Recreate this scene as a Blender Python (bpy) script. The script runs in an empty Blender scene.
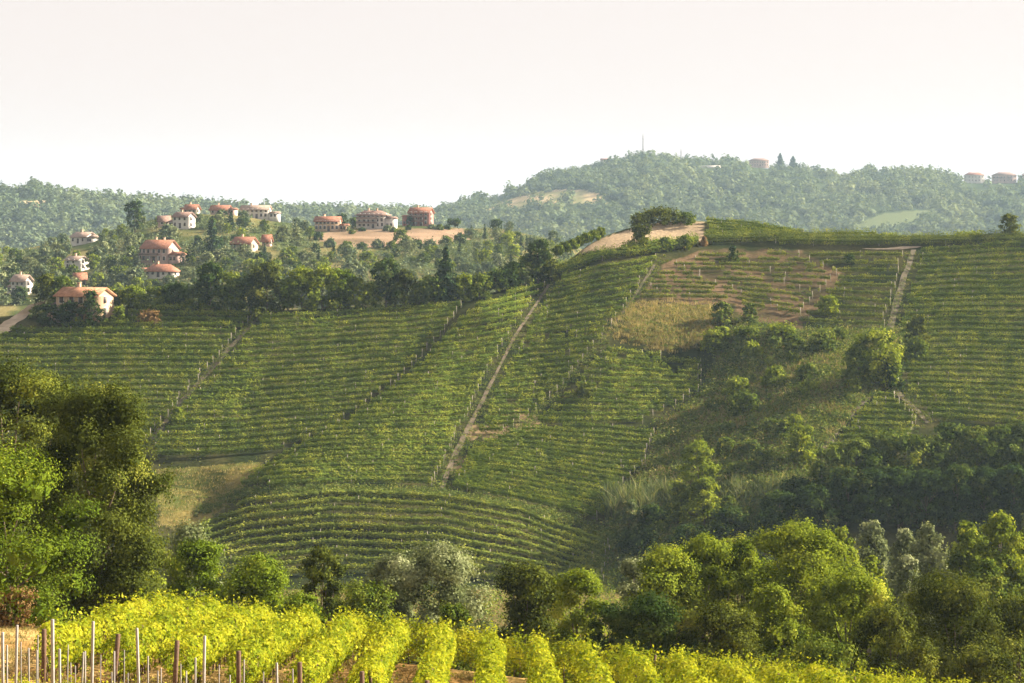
import bpy, math, random
import numpy as np
from mathutils import Vector

random.seed(7)
RNG = np.random.default_rng(11)
S = bpy.context.scene
COL = S.collection

# ------------------------------------------------------------------ camera
F = 70.0 / 36.0 * 1024.0        # focal length in pixels
HY = 215.0                      # picture row of the horizon
cam = bpy.data.cameras.new('camera')
cam.lens = 70.0
cam.sensor_width = 36.0
cam.shift_y = -(341.5 - HY) / 1024.0
cam.clip_start = 0.5
cam.clip_end = 40000.0
cam_ob = bpy.data.objects.new('camera', cam)
cam_ob.rotation_euler = (math.radians(90), 0, 0)
COL.objects.link(cam_ob)
S.camera = cam_ob

# ------------------------------------------------------------------ light
SUN_EL, SUN_AZ = 27.0, 71.0     # azimuth clockwise from the viewing direction
el, az = math.radians(SUN_EL), math.radians(SUN_AZ)
to_sun = Vector((math.cos(el) * math.sin(az), math.cos(el) * math.cos(az), math.sin(el)))
sun = bpy.data.lights.new('sun', 'SUN')
sun.energy = 5.0
sun.angle = math.radians(0.5)
sun.color = (1.0, 0.87, 0.70)
sun_ob = bpy.data.objects.new('sun', sun)
sun_ob.rotation_euler = to_sun.to_track_quat('Z', 'Y').to_euler()
sun_ob.location = (60, -20, 60)
COL.objects.link(sun_ob)

world = bpy.data.worlds.new('World')
S.world = world
world.use_nodes = True
wn = world.node_tree
bg = wn.nodes['Background']
sky = wn.nodes.new('ShaderNodeTexSky')
sky.sky_type = 'NISHITA'
sky.sun_disc = False
sky.sun_elevation = el
sky.sun_rotation = az
sky.altitude = 300
sky.air_density = 1.0
sky.dust_density = 6.0
sky.ozone_density = 1.0
wm = wn.nodes.new('ShaderNodeMix')
wm.data_type = 'RGBA'
wm.inputs[0].default_value = 0.95
wm.inputs[7].default_value = (3.52, 3.2, 3.03, 1)
wn.links.new(sky.outputs[0], wm.inputs[6])
wn.links.new(wm.outputs[2], bg.inputs[0])
bg.inputs[1].default_value = 0.05

S.view_settings.view_transform = 'Standard'
S.view_settings.look = 'None'
S.view_settings.exposure = 2.4
S.view_settings.gamma = 1.0
S.render.engine = 'CYCLES'
cy = S.cycles
cy.max_bounces = 5
cy.diffuse_bounces = 2
cy.glossy_bounces = 1
cy.transmission_bounces = 3
cy.volume_bounces = 1
cy.transparent_max_bounces = 4
cy.use_denoising = True
cy.sample_clamp_indirect = 6.0

# ------------------------------------------------------------------ small tools
def lerp(a, b, t): return a + (b - a) * t
def smooth(x, a, b):
    t = np.clip((np.asarray(x, float) - a) / (b - a), 0, 1)
    return t * t * (3 - 2 * t)
def tab(x, pts):
    xs, ys = zip(*pts)
    return np.interp(x, xs, ys)
def tabs(x, pts, w=14):
    x = np.asarray(x, float)
    return sum(tab(x + o * w, pts) * k for o, k in ((-1, .25), (-.5, .2), (0, .1), (.5, .2), (1, .25)))
def _hash(ix, iy, seed):
    n = (ix * 374761393 + iy * 668265263 + seed * 974634777) & 0x7fffffff
    n = ((n ^ (n >> 13)) * 1274126177) & 0x7fffffff
    return ((n ^ (n >> 16)) & 0xffff) / 65535.0
def noise2(x, y, seed=0):
    x = np.asarray(x, float); y = np.asarray(y, float)
    x, y = np.broadcast_arrays(x, y)
    ix = np.floor(x).astype(np.int64); iy = np.floor(y).astype(np.int64)
    fx = x - ix; fy = y - iy
    fx = fx * fx * (3 - 2 * fx); fy = fy * fy * (3 - 2 * fy)
    a = _hash(ix, iy, seed); b = _hash(ix + 1, iy, seed)
    c = _hash(ix, iy + 1, seed); d = _hash(ix + 1, iy + 1, seed)
    return lerp(lerp(a, b, fx), lerp(c, d, fx), fy)
def fbm(x, y, seed=0, o=3):
    x = np.asarray(x, float); y = np.asarray(y, float)
    t = 0; a = .5; n = 0
    for k in range(o):
        t = t + a * noise2(x * 2 ** k, y * 2 ** k, seed + k * 17); n += a; a *= .5
    return t / n
def inpoly(x, y, poly):
    x = np.asarray(x, float); y = np.asarray(y, float)
    r = np.zeros(np.broadcast(x, y).shape, bool)
    n = len(poly)
    for i in range(n):
        x0, y0 = poly[i]; x1, y1 = poly[(i + 1) % n]
        if y0 == y1: continue
        c = ((y0 > y) != (y1 > y)) & (x < (x1 - x0) * (y - y0) / (y1 - y0) + x0)
        r ^= c
    return r
def ordinal(n):
    w = ['zeroth', 'first', 'second', 'third', 'fourth', 'fifth', 'sixth', 'seventh', 'eighth', 'ninth', 'tenth', 'eleventh', 'twelfth']
    if n < len(w): return w[n]
    return '%d%s' % (n, 'th' if n % 100 in (11, 12, 13) else {1: 'st', 2: 'nd', 3: 'rd'}.get(n % 10, 'th'))

def mesh_np(name, V, Q=None, T=None, mat=None, rnd=None, smooth_shade=False):
    V = np.asarray(V, np.float32).reshape(-1, 3)
    faces = []
    nq = 0 if Q is None else len(Q); nt = 0 if T is None else len(T)
    idx = []
    if nq: idx.append(np.asarray(Q, np.int32).ravel())
    if nt: idx.append(np.asarray(T, np.int32).ravel())
    idx = np.concatenate(idx)
    starts = np.concatenate([np.arange(nq) * 4, nq * 4 + np.arange(nt) * 3]).astype(np.int32)
    me = bpy.data.meshes.new(name)
    me.vertices.add(len(V)); me.vertices.foreach_set('co', V.ravel())
    me.loops.add(len(idx)); me.loops.foreach_set('vertex_index', idx)
    me.polygons.add(nq + nt); me.polygons.foreach_set('loop_start', starts)
    if smooth_shade:
        me.polygons.foreach_set('use_smooth', np.ones(nq + nt, bool))
    me.update(calc_edges=True)
    if rnd is not None:
        at = me.attributes.new('rnd', 'FLOAT', 'FACE')
        at.data.foreach_set('value', np.asarray(rnd, np.float32))
    if mat: me.materials.append(mat)
    return me

class MB:
    """collects shapes for one mesh object"""
    def __init__(s): s.V = []; s.Q = []; s.T = []; s.n = 0; s.R = []
    def add(s, V, Q=None, T=None, rnd=None):
        V = np.asarray(V, float).reshape(-1, 3)
        if Q is not None and len(Q): s.Q.append(np.asarray(Q) + s.n)
        if T is not None and len(T): s.T.append(np.asarray(T) + s.n)
        s.V.append(V); s.n += len(V)
        if rnd is not None: s.R.append(rnd)
    def box(s, x0, x1, y0, y1, z0, z1):
        V = [(x0, y0, z0), (x1, y0, z0), (x1, y1, z0), (x0, y1, z0), (x0, y0, z1), (x1, y0, z1), (x1, y1, z1), (x0, y1, z1)]
        s.add(V, [(3, 2, 1, 0), (4, 5, 6, 7), (0, 1, 5, 4), (1, 2, 6, 5), (2, 3, 7, 6), (3, 0, 4, 7)])
    def tube(s, pts, rad, sides=7):
        pts = np.asarray(pts, float); m = len(pts)
        rad = np.broadcast_to(rad, (m,))
        V = []
        for i in range(m):
            t = pts[min(i + 1, m - 1)] - pts[max(i - 1, 0)]
            t = t / (np.linalg.norm(t) + 1e-9)
            a = np.cross(t, (0.31, 0.95, 0.05)); a /= np.linalg.norm(a) + 1e-9
            b = np.cross(t, a)
            th = np.arange(sides) / sides * 2 * math.pi
            V.append(pts[i] + rad[i] * (np.cos(th)[:, None] * a + np.sin(th)[:, None] * b))
        Q = []
        for i in range(m - 1):
            for k in range(sides):
                k2 = (k + 1) % sides
                Q.append((i * sides + k, i * sides + k2, (i + 1) * sides + k2, (i + 1) * sides + k))
        V = np.concatenate(V)
        V = np.vstack([V, pts[-1], pts[0]])
        T = [((m - 1) * sides + k, (m - 1) * sides + (k + 1) % sides, m * sides) for k in range(sides)]
        T += [((k + 1) % sides, k, m * sides + 1) for k in range(sides)]
        s.add(V, Q, T)
    def mesh(s, name, mat, smooth_shade=False):
        return mesh_np(name, np.concatenate(s.V), np.concatenate(s.Q) if s.Q else None, np.concatenate(s.T) if s.T else None, mat,
                       np.concatenate(s.R) if s.R else None, smooth_shade)

def link(name, data, parent=None, loc=None):
    o = bpy.data.objects.new(name, data)
    COL.objects.link(o)
    if parent: o.parent = parent
    if loc is not None: o.location = loc
    return o
def tag(o, label=None, cat=None, group=None, kind=None):
    if label: o['label'] = label
    if cat: o['category'] = cat
    if group: o['group'] = group
    if kind: o['kind'] = kind
    return o

# ------------------------------------------------------------------ materials
def new_mat(name):
    m = bpy.data.materials.new(name); m.use_nodes = True
    nt = m.node_tree; nt.nodes.clear()
    out = nt.nodes.new('ShaderNodeOutputMaterial')
    return m, nt, out
def leaf_mat(name, stops, trans=.35, tcol=(1.15, 1.1, .55)):
    m, nt, out = new_mat(name)
    at = nt.nodes.new('ShaderNodeAttribute'); at.attribute_name = 'rnd'
    cr = nt.nodes.new('ShaderNodeValToRGB')
    e = cr.color_ramp.elements
    while len(e) < len(stops): e.new(.5)
    for k, (p, c) in enumerate(stops):
        e[k].position = p; e[k].color = (*c, 1)
    nt.links.new(at.outputs['Fac'], cr.inputs[0])
    df = nt.nodes.new('ShaderNodeBsdfDiffuse')
    tr = nt.nodes.new('ShaderNodeBsdfTranslucent')
    mul = nt.nodes.new('ShaderNodeMix'); mul.data_type = 'RGBA'; mul.blend_type = 'MULTIPLY'
    mul.inputs[0].default_value = 1.0; mul.inputs[7].default_value = (*tcol, 1)
    nt.links.new(cr.outputs[0], df.inputs[0]); nt.links.new(cr.outputs[0], mul.inputs[6]); nt.links.new(mul.outputs[2], tr.inputs[0])
    mx = nt.nodes.new('ShaderNodeMixShader'); mx.inputs[0].default_value = trans
    nt.links.new(df.outputs[0], mx.inputs[1]); nt.links.new(tr.outputs[0], mx.inputs[2])
    nt.links.new(mx.outputs[0], out.inputs[0])
    return m
def plain_mat(name, c, rough=.85, var=.25, scale=3.0, bump=0.0, spec=.25):
    m, nt, out = new_mat(name)
    p = nt.nodes.new('ShaderNodeBsdfPrincipled')
    p.inputs['Roughness'].default_value = rough
    p.inputs['Specular IOR Level'].default_value = spec
    g = nt.nodes.new('ShaderNodeTexCoord')
    n = nt.nodes.new('ShaderNodeTexNoise'); n.inputs['Scale'].default_value = scale; n.inputs['Detail'].default_value = 5
    nt.links.new(g.outputs['Object'], n.inputs['Vector'])
    cr = nt.nodes.new('ShaderNodeValToRGB'); e = cr.color_ramp.elements
    e[0].position = .3; e[1].position = .7
    e[0].color = (*[x * (1 - var) for x in c], 1); e[1].color = (*[min(1, x * (1 + var)) for x in c], 1)
    nt.links.new(n.outputs[0], cr.inputs[0]); nt.links.new(cr.outputs[0], p.inputs[0])
    if bump:
        b = nt.nodes.new('ShaderNodeBump'); b.inputs['Strength'].default_value = bump
        nt.links.new(n.outputs[0], b.inputs['Height']); nt.links.new(b.outputs[0], p.inputs['Normal'])
    nt.links.new(p.outputs[0], out.inputs[0])
    return m
def roof_mat(name, c):
    m, nt, out = new_mat(name)
    p = nt.nodes.new('ShaderNodeBsdfPrincipled'); p.inputs['Roughness'].default_value = .8
    p.inputs['Specular IOR Level'].default_value = .2
    g = nt.nodes.new('ShaderNodeTexCoord')
    w = nt.nodes.new('ShaderNodeTexWave'); w.inputs['Scale'].default_value = 1.6; w.inputs['Distortion'].default_value = .6; w.inputs['Detail'].default_value = 2
    n = nt.nodes.new('ShaderNodeTexNoise'); n.inputs['Scale'].default_value = 1.5; n.inputs['Detail'].default_value = 6
    nt.links.new(g.outputs['Object'], w.inputs['Vector']); nt.links.new(g.outputs['Object'], n.inputs['Vector'])
    cr = nt.nodes.new('ShaderNodeValToRGB'); e = cr.color_ramp.elements
    e[0].position = .3; e[0].color = (*[x * .65 for x in c], 1); e[1].position = .75; e[1].color = (*[min(1, x * 1.3) for x in c], 1)
    nt.links.new(n.outputs[0], cr.inputs[0])
    nt.links.new(cr.outputs[0], p.inputs[0])
    b = nt.nodes.new('ShaderNodeBump'); b.inputs['Strength'].default_value = .5; b.inputs['Distance'].default_value = .08
    nt.links.new(w.outputs[0], b.inputs['Height']); nt.links.new(b.outputs[0], p.inputs['Normal'])
    nt.links.new(p.outputs[0], out.inputs[0])
    return m

M = {}
M['vine_near'] = leaf_mat('vine_leaf_bright', [(0, (.036, .070, .007)), (.35, (.14, .18, .012)), (.7, (.28, .29, .018)), (1, (.42, .385, .045))], .36)
M['vine'] = leaf_mat('vine_leaf', [(0, (.03, .06, .012)), (.4, (.12, .17, .024)), (.75, (.26, .29, .042)), (1, (.42, .39, .07))], .26)
M['vine_pale'] = leaf_mat('vine_leaf_pale', [(0, (.045, .07, .018)), (.4, (.14, .18, .03)), (.75, (.26, .28, .05)), (1, (.38, .35, .08))], .26)
M['leaf_mid'] = leaf_mat('leaf_mid_green', [(0, (.02, .04, .008)), (.4, (.07, .105, .016)), (.75, (.14, .175, .025)), (1, (.25, .25, .04))], .22)
M['leaf_olive'] = leaf_mat('leaf_olive_green', [(0, (.016, .024, .006)), (.4, (.052, .068, .012)), (.75, (.11, .13, .02)), (1, (.20, .21, .035))], .22)
M['leaf_bright'] = leaf_mat('leaf_bright_green', [(0, (.03, .05, .006)), (.4, (.085, .13, .012)), (.75, (.15, .20, .018)), (1, (.26, .28, .03))], .30)
M['leaf_lime'] = leaf_mat('leaf_lime_green', [(0, (.035, .055, .008)), (.4, (.12, .165, .018)), (.75, (.22, .26, .03)), (1, (.36, .37, .06))], .34)
M['leaf_silver'] = leaf_mat('leaf_silver_green', [(0, (.05, .065, .025)), (.4, (.125, .15, .065)), (.75, (.215, .24, .115)), (1, (.31, .325, .18))], .26, (1.05, 1.05, .8))
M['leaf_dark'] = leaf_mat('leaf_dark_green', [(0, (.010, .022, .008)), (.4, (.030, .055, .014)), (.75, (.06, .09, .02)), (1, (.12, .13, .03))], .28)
M['leaf_conifer'] = leaf_mat('needle_green', [(0, (.012, .028, .014)), (.4, (.03, .055, .025)), (.75, (.055, .085, .032)), (1, (.09, .11, .04))], .15)
M['leaf_rust'] = leaf_mat('leaf_rusty_brown', [(0, (.08, .05, .02)), (.5, (.19, .12, .05)), (1, (.32, .2, .10))], .3)
M['leaf_hazed'] = leaf_mat('leaf_hazed_wood', [(0, (.035, .058, .034)), (.35, (.08, .112, .058)), (.7, (.14, .17, .085)), (1, (.24, .25, .13))], .25)  # lightened grey green, distance haze mixed into the leaf colour
M['straw'] = leaf_mat('dry_grass', [(0, (.09, .09, .03)), (.35, (.19, .17, .07)), (.8, (.34, .285, .125)), (1, (.46, .38, .20))], .35, (1.1, 1, .6))
M['weed'] = leaf_mat('weed_green', [(0, (.035, .055, .014)), (.4, (.08, .12, .028)), (.75, (.16, .19, .045)), (.92, (.26, .25, .08)), (1, (.32, .26, .11))], .3)
M['reed'] = leaf_mat('reed_blade', [(0, (.03, .055, .022)), (.5, (.09, .12, .05)), (.85, (.22, .22, .10)), (1, (.40, .32, .19))], .3)
M['bark'] = plain_mat('bark', (.10, .075, .05), .9, .4, 6, .4)
M['bark_pale'] = plain_mat('bark_pale', (.22, .19, .15), .9, .3, 6, .4)
M['concrete'] = plain_mat('concrete_post', (.21, .195, .18), .85, .18, 9, .2)
M['old_wood'] = plain_mat('old_wood_post', (.085, .05, .03), .9, .35, 12, .4)
M['far_post'] = plain_mat('grey_trellis_post', (.27, .24, .19), .85, .2, 3)
M['wire'] = plain_mat('steel_wire', (.35, .34, .32), .5, .1, 3)

# ------------------------------------------------------------------ terrain
FG = [(-1500, 560), (-200, 618), (0, 627), (60, 632), (100, 636), (180, 641), (280, 653), (400, 666), (480, 676), (560, 687), (650, 698), (750, 708), (850, 718), (940, 728), (1024, 737), (1250, 750), (2500, 800)]
CREST = [(-1500, 330), (-100, 318), (0, 316), (60, 314), (110, 308), (150, 304), (260, 311), (360, 307), (460, 302), (500, 290), (540, 279), (560, 268), (580, 250), (600, 238), (620, 230), (640, 225), (665, 222), (705, 221), (740, 225), (790, 231), (850, 237), (920, 238), (1024, 236), (1200, 236), (2500, 250)]
CD = [(-1500, 440), (0, 438), (300, 440), (460, 448), (560, 466), (650, 486), (720, 490), (850, 478), (1024, 470), (2500, 460)]
VIL = [(-1500, 265), (-100, 258), (0, 254), (60, 243), (130, 226), (180, 214), (230, 216), (270, 222), (310, 226), (340, 226), (430, 226), (465, 231), (500, 229), (540, 238), (580, 250), (640, 262), (720, 270), (1024, 280), (2500, 285)]
FAR = [(-1500, 190), (-100, 195), (0, 193), (30, 189), (60, 195), (100, 200), (150, 205), (200, 208), (260, 211), (320, 213), (370, 214), (420, 214), (445, 212), (470, 205), (500, 198), (520, 190), (540, 181), (570, 172), (600, 165), (640, 159), (680, 163), (740, 167), (790, 171), (830, 178), (870, 175), (900, 174), (940, 178), (965, 184), (1024, 183), (1150, 190), (2500, 205)]
FARD = [(-1500, 2300), (300, 2350), (450, 2600), (640, 2800), (1024, 2650), (2500, 2650)]
FOOT_PY, FOOT_D = 590.0, 320.0
T1 = [(300, 270), (318, 258), (360, 219), (400, 184), (440, 152), (480, 130)]           # (row, column)
T2 = [(290, 476), (305, 466), (330, 448), (372, 410), (408, 366), (436, 322), (460, 285), (490, 245), (520, 220)]
T3 = [(270, 556), (285, 548), (340, 512), (390, 487), (430, 467), (455, 454), (490, 440)]
T4 = [(255, 662), (265, 655), (300, 632), (340, 603), (390, 562), (430, 520), (450, 500)]
T5 = [(250, 914), (275, 905), (305, 896), (337, 887), (350, 880)]
T6 = [(372, 896), (388, 892), (400, 905), (412, 918), (424, 928)]
GUL = [(300, 735), (340, 712), (380, 692), (430, 662), (480, 628), (530, 602), (590, 570)]

def hill_bump(px, py):
    e1 = px - tab(py, T1); e2 = px - tab(py, T2); eg = px - tab(py, GUL)
    b = -0.006 * smooth(e1, -4, 10) * (1 - smooth(e1, 10, 90)) * smooth(py, 300, 320) * (1 - smooth(py, 430, 470))
    b = b - 0.024 * smooth(e2, -9, 20) * (1 - smooth(e2, 24, 190)) * smooth(py, 296, 320) * (1 - smooth(py, 470, 560))
    wg = smooth(py, 318, 385)
    b = b + wg * (0.030 * smooth(eg, -150, -5) - 0.055 * smooth(eg, -5, 150) + 0.022 * smooth(eg, 170, 420))
    b = b + 0.016 * np.exp(-((px - 205) / 55) ** 2 - ((py - 500) / 26) ** 2)
    b = b - 0.012 * np.exp(-((px - 380) / 120) ** 2 - ((py - 520) / 22) ** 2)
    b = b + 0.010 * (fbm(px / 120, py / 60, 5) - .5) + 0.003 * (fbm(px / 30, py / 14, 9) - .5)
    return b
def hill_depth(px, py):
    px = np.asarray(px, float); py = np.asarray(py, float)
    dc = tabs(px, CD, 30); cr = tabs(px, CREST, 12)
    s = np.clip((FOOT_PY - py) / (FOOT_PY - cr), 0, 1)
    inv = 1 / FOOT_D + (1 / dc - 1 / FOOT_D) * s
    edge = smooth(s, 0, .06)
    return (1 / inv) * (1 + hill_bump(px, py) * edge)
def ray(px, py, d):
    px = np.asarray(px, float)
    return np.stack(np.broadcast_arrays((px - 512) / F * d, d, -(py - HY) / F * d), -1)
def hill_pt(px, py): return ray(px, py, hill_depth(px, py))

pxs = np.concatenate([np.linspace(-1500, -100, 36)[:-1], np.linspace(-100, 1124, 384), np.linspace(1124, 2500, 36)[1:]])
NC = len(pxs)
fg = tabs(pxs, FG, 30); z95 = -(fg - HY) / F * 95
crp = tabs(pxs, CREST, 12); crd = tabs(pxs, CD, 30); zc = -(crp - HY) / F * crd
vil = tabs(pxs, VIL, 12); far = tabs(pxs, FAR, 9); fard = tabs(pxs, FARD, 60)
one = np.ones(NC)
zy = lambda py, d: -(py - HY) / F * d
front = [(2 * one, -1.7 * one), (48 * one, z95 + 7.6), (72 * one, z95 + 3.0), (95 * one, z95), (112 * one, z95 - 4.2), (130 * one, z95 - 10.5), (200 * one, -46 * one), (FOOT_D * one, zy(FOOT_PY, FOOT_D) * one)]
front_n = [24, 40, 50, 18, 16, 40, 40]
back = [(crd, zc), (crd + 70, zc - 12), (620 * one, -62 * one), (690 * one, zy(308, 690) * one), (960 * one, zy(vil, 960)), (1080 * one, zy(vil, 960) - 38),
        (1750 * one, -60 * one), (fard, zy(far, fard)), (fard + 500, zy(far, fard) - 110), (4600 * one, zy(tab(pxs, [(-1500, 207), (250, 207), (340, 208), (400, 207), (440, 208), (520, 208), (2500, 207)]), 4600)), (5600 * one, -90 * one)]
back_n = [26, 12, 12, 110, 14, 12, 90, 12, 14, 6]
def pchip_cols(knots, ns):
    D = np.array([k[0] for k in knots]); Z = np.array([k[1] for k in knots])
    h = np.diff(D, axis=0); dl = np.diff(Z, axis=0) / h
    m = np.zeros_like(Z)
    m[0] = dl[0]; m[-1] = dl[-1]
    for k in range(1, len(D) - 1):
        w1 = 2 * h[k] + h[k - 1]; w2 = h[k] + 2 * h[k - 1]
        with np.errstate(divide='ignore', invalid='ignore'):
            hm = (w1 + w2) / (w1 / dl[k - 1] + w2 / dl[k])
        m[k] = np.where(dl[k - 1] * dl[k] > 0, hm, 0)
    OD, OZ, sec = [], [], []
    for k, n in enumerate(ns):
        ts = np.arange(n) / n
        for t in ts:
            h00 = 2 * t ** 3 - 3 * t * t + 1; h10 = t ** 3 - 2 * t * t + t; h01 = -2 * t ** 3 + 3 * t * t; h11 = t ** 3 - t * t
            OD.append(D[k] + h[k] * t); OZ.append(h00 * Z[k] + h10 * h[k] * m[k] + h01 * Z[k + 1] + h11 * h[k] * m[k + 1]); sec.append(k)
    OD.append(D[-1]); OZ.append(Z[-1]); sec.append(len(ns) - 1)
    return np.array(OD), np.array(OZ), np.array(sec)
D1, Z1, s1 = pchip_cols(front, front_n)
D3, Z3, s3 = pchip_cols(back, back_n)
NH = 270
tt = np.linspace(0, 1, NH + 1)[1:-1]
PYH = FOOT_PY + (crp[None, :] - FOOT_PY) * tt[:, None]
D2 = hill_depth(np.broadcast_to(pxs, PYH.shape), PYH)
Z2 = -(PYH - HY) / F * D2
crb = hill_depth(pxs, crp)
# the crest line keeps its sight line when its distance moves
off = crb - crd
fade = np.exp(-np.maximum(0, D3 - crd[None]) / 25.0)
D3 = D3 + off * fade
Z3[0] = -(crp - HY) / F * D3[0]
GD = np.vstack([D1, D2, D3]); GZ = np.vstack([Z1, Z2, Z3])
SEC = np.concatenate([s1, np.full(len(D2), 50), s3 + 100])
NR = len(GD)
PXG = np.broadcast_to(pxs, GD.shape)
XG = (PXG - 512) / F * GD
# natural unevenness away from the vineyard slope
amp = np.where(SEC[:, None] < 50, 0.10, np.where(SEC[:, None] == 50, 0.05, np.where(SEC[:, None] < 103, .25, 1.4)))
wl = np.where(SEC[:, None] < 50, 1.6, np.where(SEC[:, None] == 50, 3.0, np.where(SEC[:, None] < 103, 9, 38)))
rough = (fbm(XG / wl + 300, GD / wl + 300, 21) - .5) * 2 * amp
rough[GD > 4200] = 0
rough[:4] = 0
GZ = GZ + rough * np.where((SEC[:, None] == 50) | (GD > 3), 1, 0)
GDm = np.maximum.accumulate(GD, axis=0)
PYG = HY - GZ / GD * F

def ground_z(px, d):
    i = int(np.clip(np.searchsorted(pxs, px) - 1, 0, NC - 2)); t = (px - pxs[i]) / (pxs[i + 1] - pxs[i])
    return float(lerp(np.interp(d, GDm[:, i], GZ[:, i]), np.interp(d, GDm[:, i + 1], GZ[:, i + 1]), t))
def place(px, d): return Vector(((px - 512) / F * d, d, ground_z(px, d)))
def hit(px, py, secs):
    """the point of a far slope that is seen at this picture position"""
    i = int(np.clip(np.searchsorted(pxs, px), 0, NC - 1))
    rows = np.where(np.isin(SEC, secs))[0]
    p = PYG[rows, i]; d = GD[rows, i]
    k = np.where(p <= py)[0]
    k = int(k[0]) if len(k) else int(np.argmin(p))
    if k == 0: dd = d[0]
    else:
        t = (p[k - 1] - py) / (p[k - 1] - p[k] + 1e-9); dd = lerp(d[k - 1], d[k], np.clip(t, 0, 1))
    return place(px, float(dd))
def on_hill(px, py):
    v = hill_pt(px, py); return Vector((float(v[0]), float(v[1]), float(v[2])))

# land cover colours
TAN_FIELD = [(568, 254), (590, 244), (612, 234), (640, 226), (660, 222), (703, 220), (705, 241), (690, 241), (640, 247), (600, 250)]
STRAW_SLOPE = [(616, 330), (633, 308), (668, 304), (712, 308), (724, 316), (712, 330), (692, 346), (668, 350), (638, 342)]
TERRACE = [(632, 305), (668, 262), (705, 250), (800, 250), (845, 275), (800, 330), (740, 318), (735, 304)]
BENCH = [(158, 470), (200, 466), (262, 462), (268, 470), (240, 490), (215, 515), (185, 532), (160, 525)]
GULLY = [(735, 320), (800, 330), (905, 330), (890, 385), (862, 405), (815, 460), (830, 540), (560, 600), (600, 540), (640, 475), (660, 425), (705, 390), (715, 355)]
BARE = [(450, 470), (465, 430), (490, 420), (525, 405), (545, 410), (535, 430), (500, 445), (470, 455), (455, 490), (438, 492)]
VIL_FIELD = [(312, 238), (335, 231), (420, 228), (465, 229), (472, 238), (440, 246), (410, 241), (395, 247), (345, 248)]
FAR_FIELD = [(480, 212), (500, 202), (530, 193), (560, 189), (590, 190), (600, 196), (610, 204), (560, 203), (520, 208)]
def cover():
    C = np.zeros(GD.shape + (3,))
    jx = PXG + (fbm(XG / 3, GD / 3, 31) - .5) * 9; jy = PYG + (fbm(XG / 3, GD / 3, 77) - .5) * 5
    n1 = fbm(XG / 6, GD / 6, 41)[..., None]; n2 = fbm(XG / 22, GD / 22, 43)[..., None]
    sec = SEC[:, None]
    def put(mask, c, k=1.0):
        mask = np.broadcast_to(mask, GD.shape)
        C[mask] = (1 - k) * C[mask] + k * np.array(c)
    def mixc(a, b, t): return np.array(a) * (1 - t) + np.array(b) * t
    C[:] = mixc((.09, .085, .03), (.17, .13, .055), n1)
    fgm = np.broadcast_to(sec <= 4, GD.shape)
    fgc = mixc((.26, .16, .06), (.42, .29, .12), smooth(n1, .3, .7)); fgc = mixc(fgc, (.17, .18, .03), smooth(n2, .55, .72) * .7)
    C[fgm] = fgc[fgm]
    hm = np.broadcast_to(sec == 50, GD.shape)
    hc = mixc((.022, .032, .012), (.06, .06, .024), smooth(n1, .25, .75))  # ground kept very dark, painting shade into the gaps between vine rows
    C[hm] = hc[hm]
    def inn(p): return inpoly(jx, jy, p)
    tc = mixc((.055, .05, .025), (.165, .115, .07), smooth(n1, .25, .75)); m = hm & inn(TERRACE); C[m] = tc[m]
    sc = mixc((.075, .085, .025), (.24, .185, .065), smooth(n1, .2, .8)); m = hm & inn(STRAW_SLOPE); C[m] = sc[m]
    bc = mixc((.075, .10, .026), (.20, .17, .06), smooth(n1, .25, .7)); m = hm & inn(BENCH); C[m] = bc[m]
    gc = mixc((.045, .06, .02), (.19, .155, .07), smooth(n2, .35, .75)); m = hm & inn(GULLY); C[m] = gc[m]
    rc = mixc((.10, .085, .04), (.25, .185, .11), smooth(n1, .25, .75)); m = hm & inn(BARE) & (n1[..., 0] > .56); C[m] = rc[m]
    ff = mixc((.32, .25, .17), (.42, .34, .24), n1); m = hm & inpoly(jx, PYG, TAN_FIELD); C[m] = ff[m]
    # village slope: meadows, terraces, reddish bare field
    vm = np.broadcast_to((sec >= 100) & (sec <= 105), GD.shape)
    vc = mixc((.055, .075, .025), (.18, .16, .07), smooth(fbm(PXG / 24, PYG / 7, 51)[..., None], .35, .75)); C[vm] = vc[vm]
    vf = mixc((.17, .125, .08), (.30, .215, .15), smooth(n2, .3, .7)); m = vm & inpoly(PXG + (n1[..., 0] - .5) * 6, PYG + (n1[..., 0] - .5) * 3, VIL_FIELD); C[m] = vf[m]
    fm = np.broadcast_to(sec >= 106, GD.shape)
    C[fm] = mixc((.035, .06, .025), (.07, .09, .035), n2)[fm]
    m = fm & inpoly(PXG, PYG + (n2[..., 0] - .5) * 4, FAR_FIELD); C[m] = mixc((.20, .20, .09), (.42, .33, .2), smooth(fbm(PXG / 30, PYG / 5, 61)[..., None], .35, .6))[m]
    m = fm & inpoly(PXG, PYG, [(16, 206), (22, 201), (50, 200), (54, 205), (40, 208)]); C[m] = (.45, .36, .22)
    m = fm & inpoly(PXG, PYG, [(855, 226), (880, 214), (935, 209), (940, 215), (900, 224), (875, 230)]); C[m] = (.12, .15, .065)
    return C
CC = cover()
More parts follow.
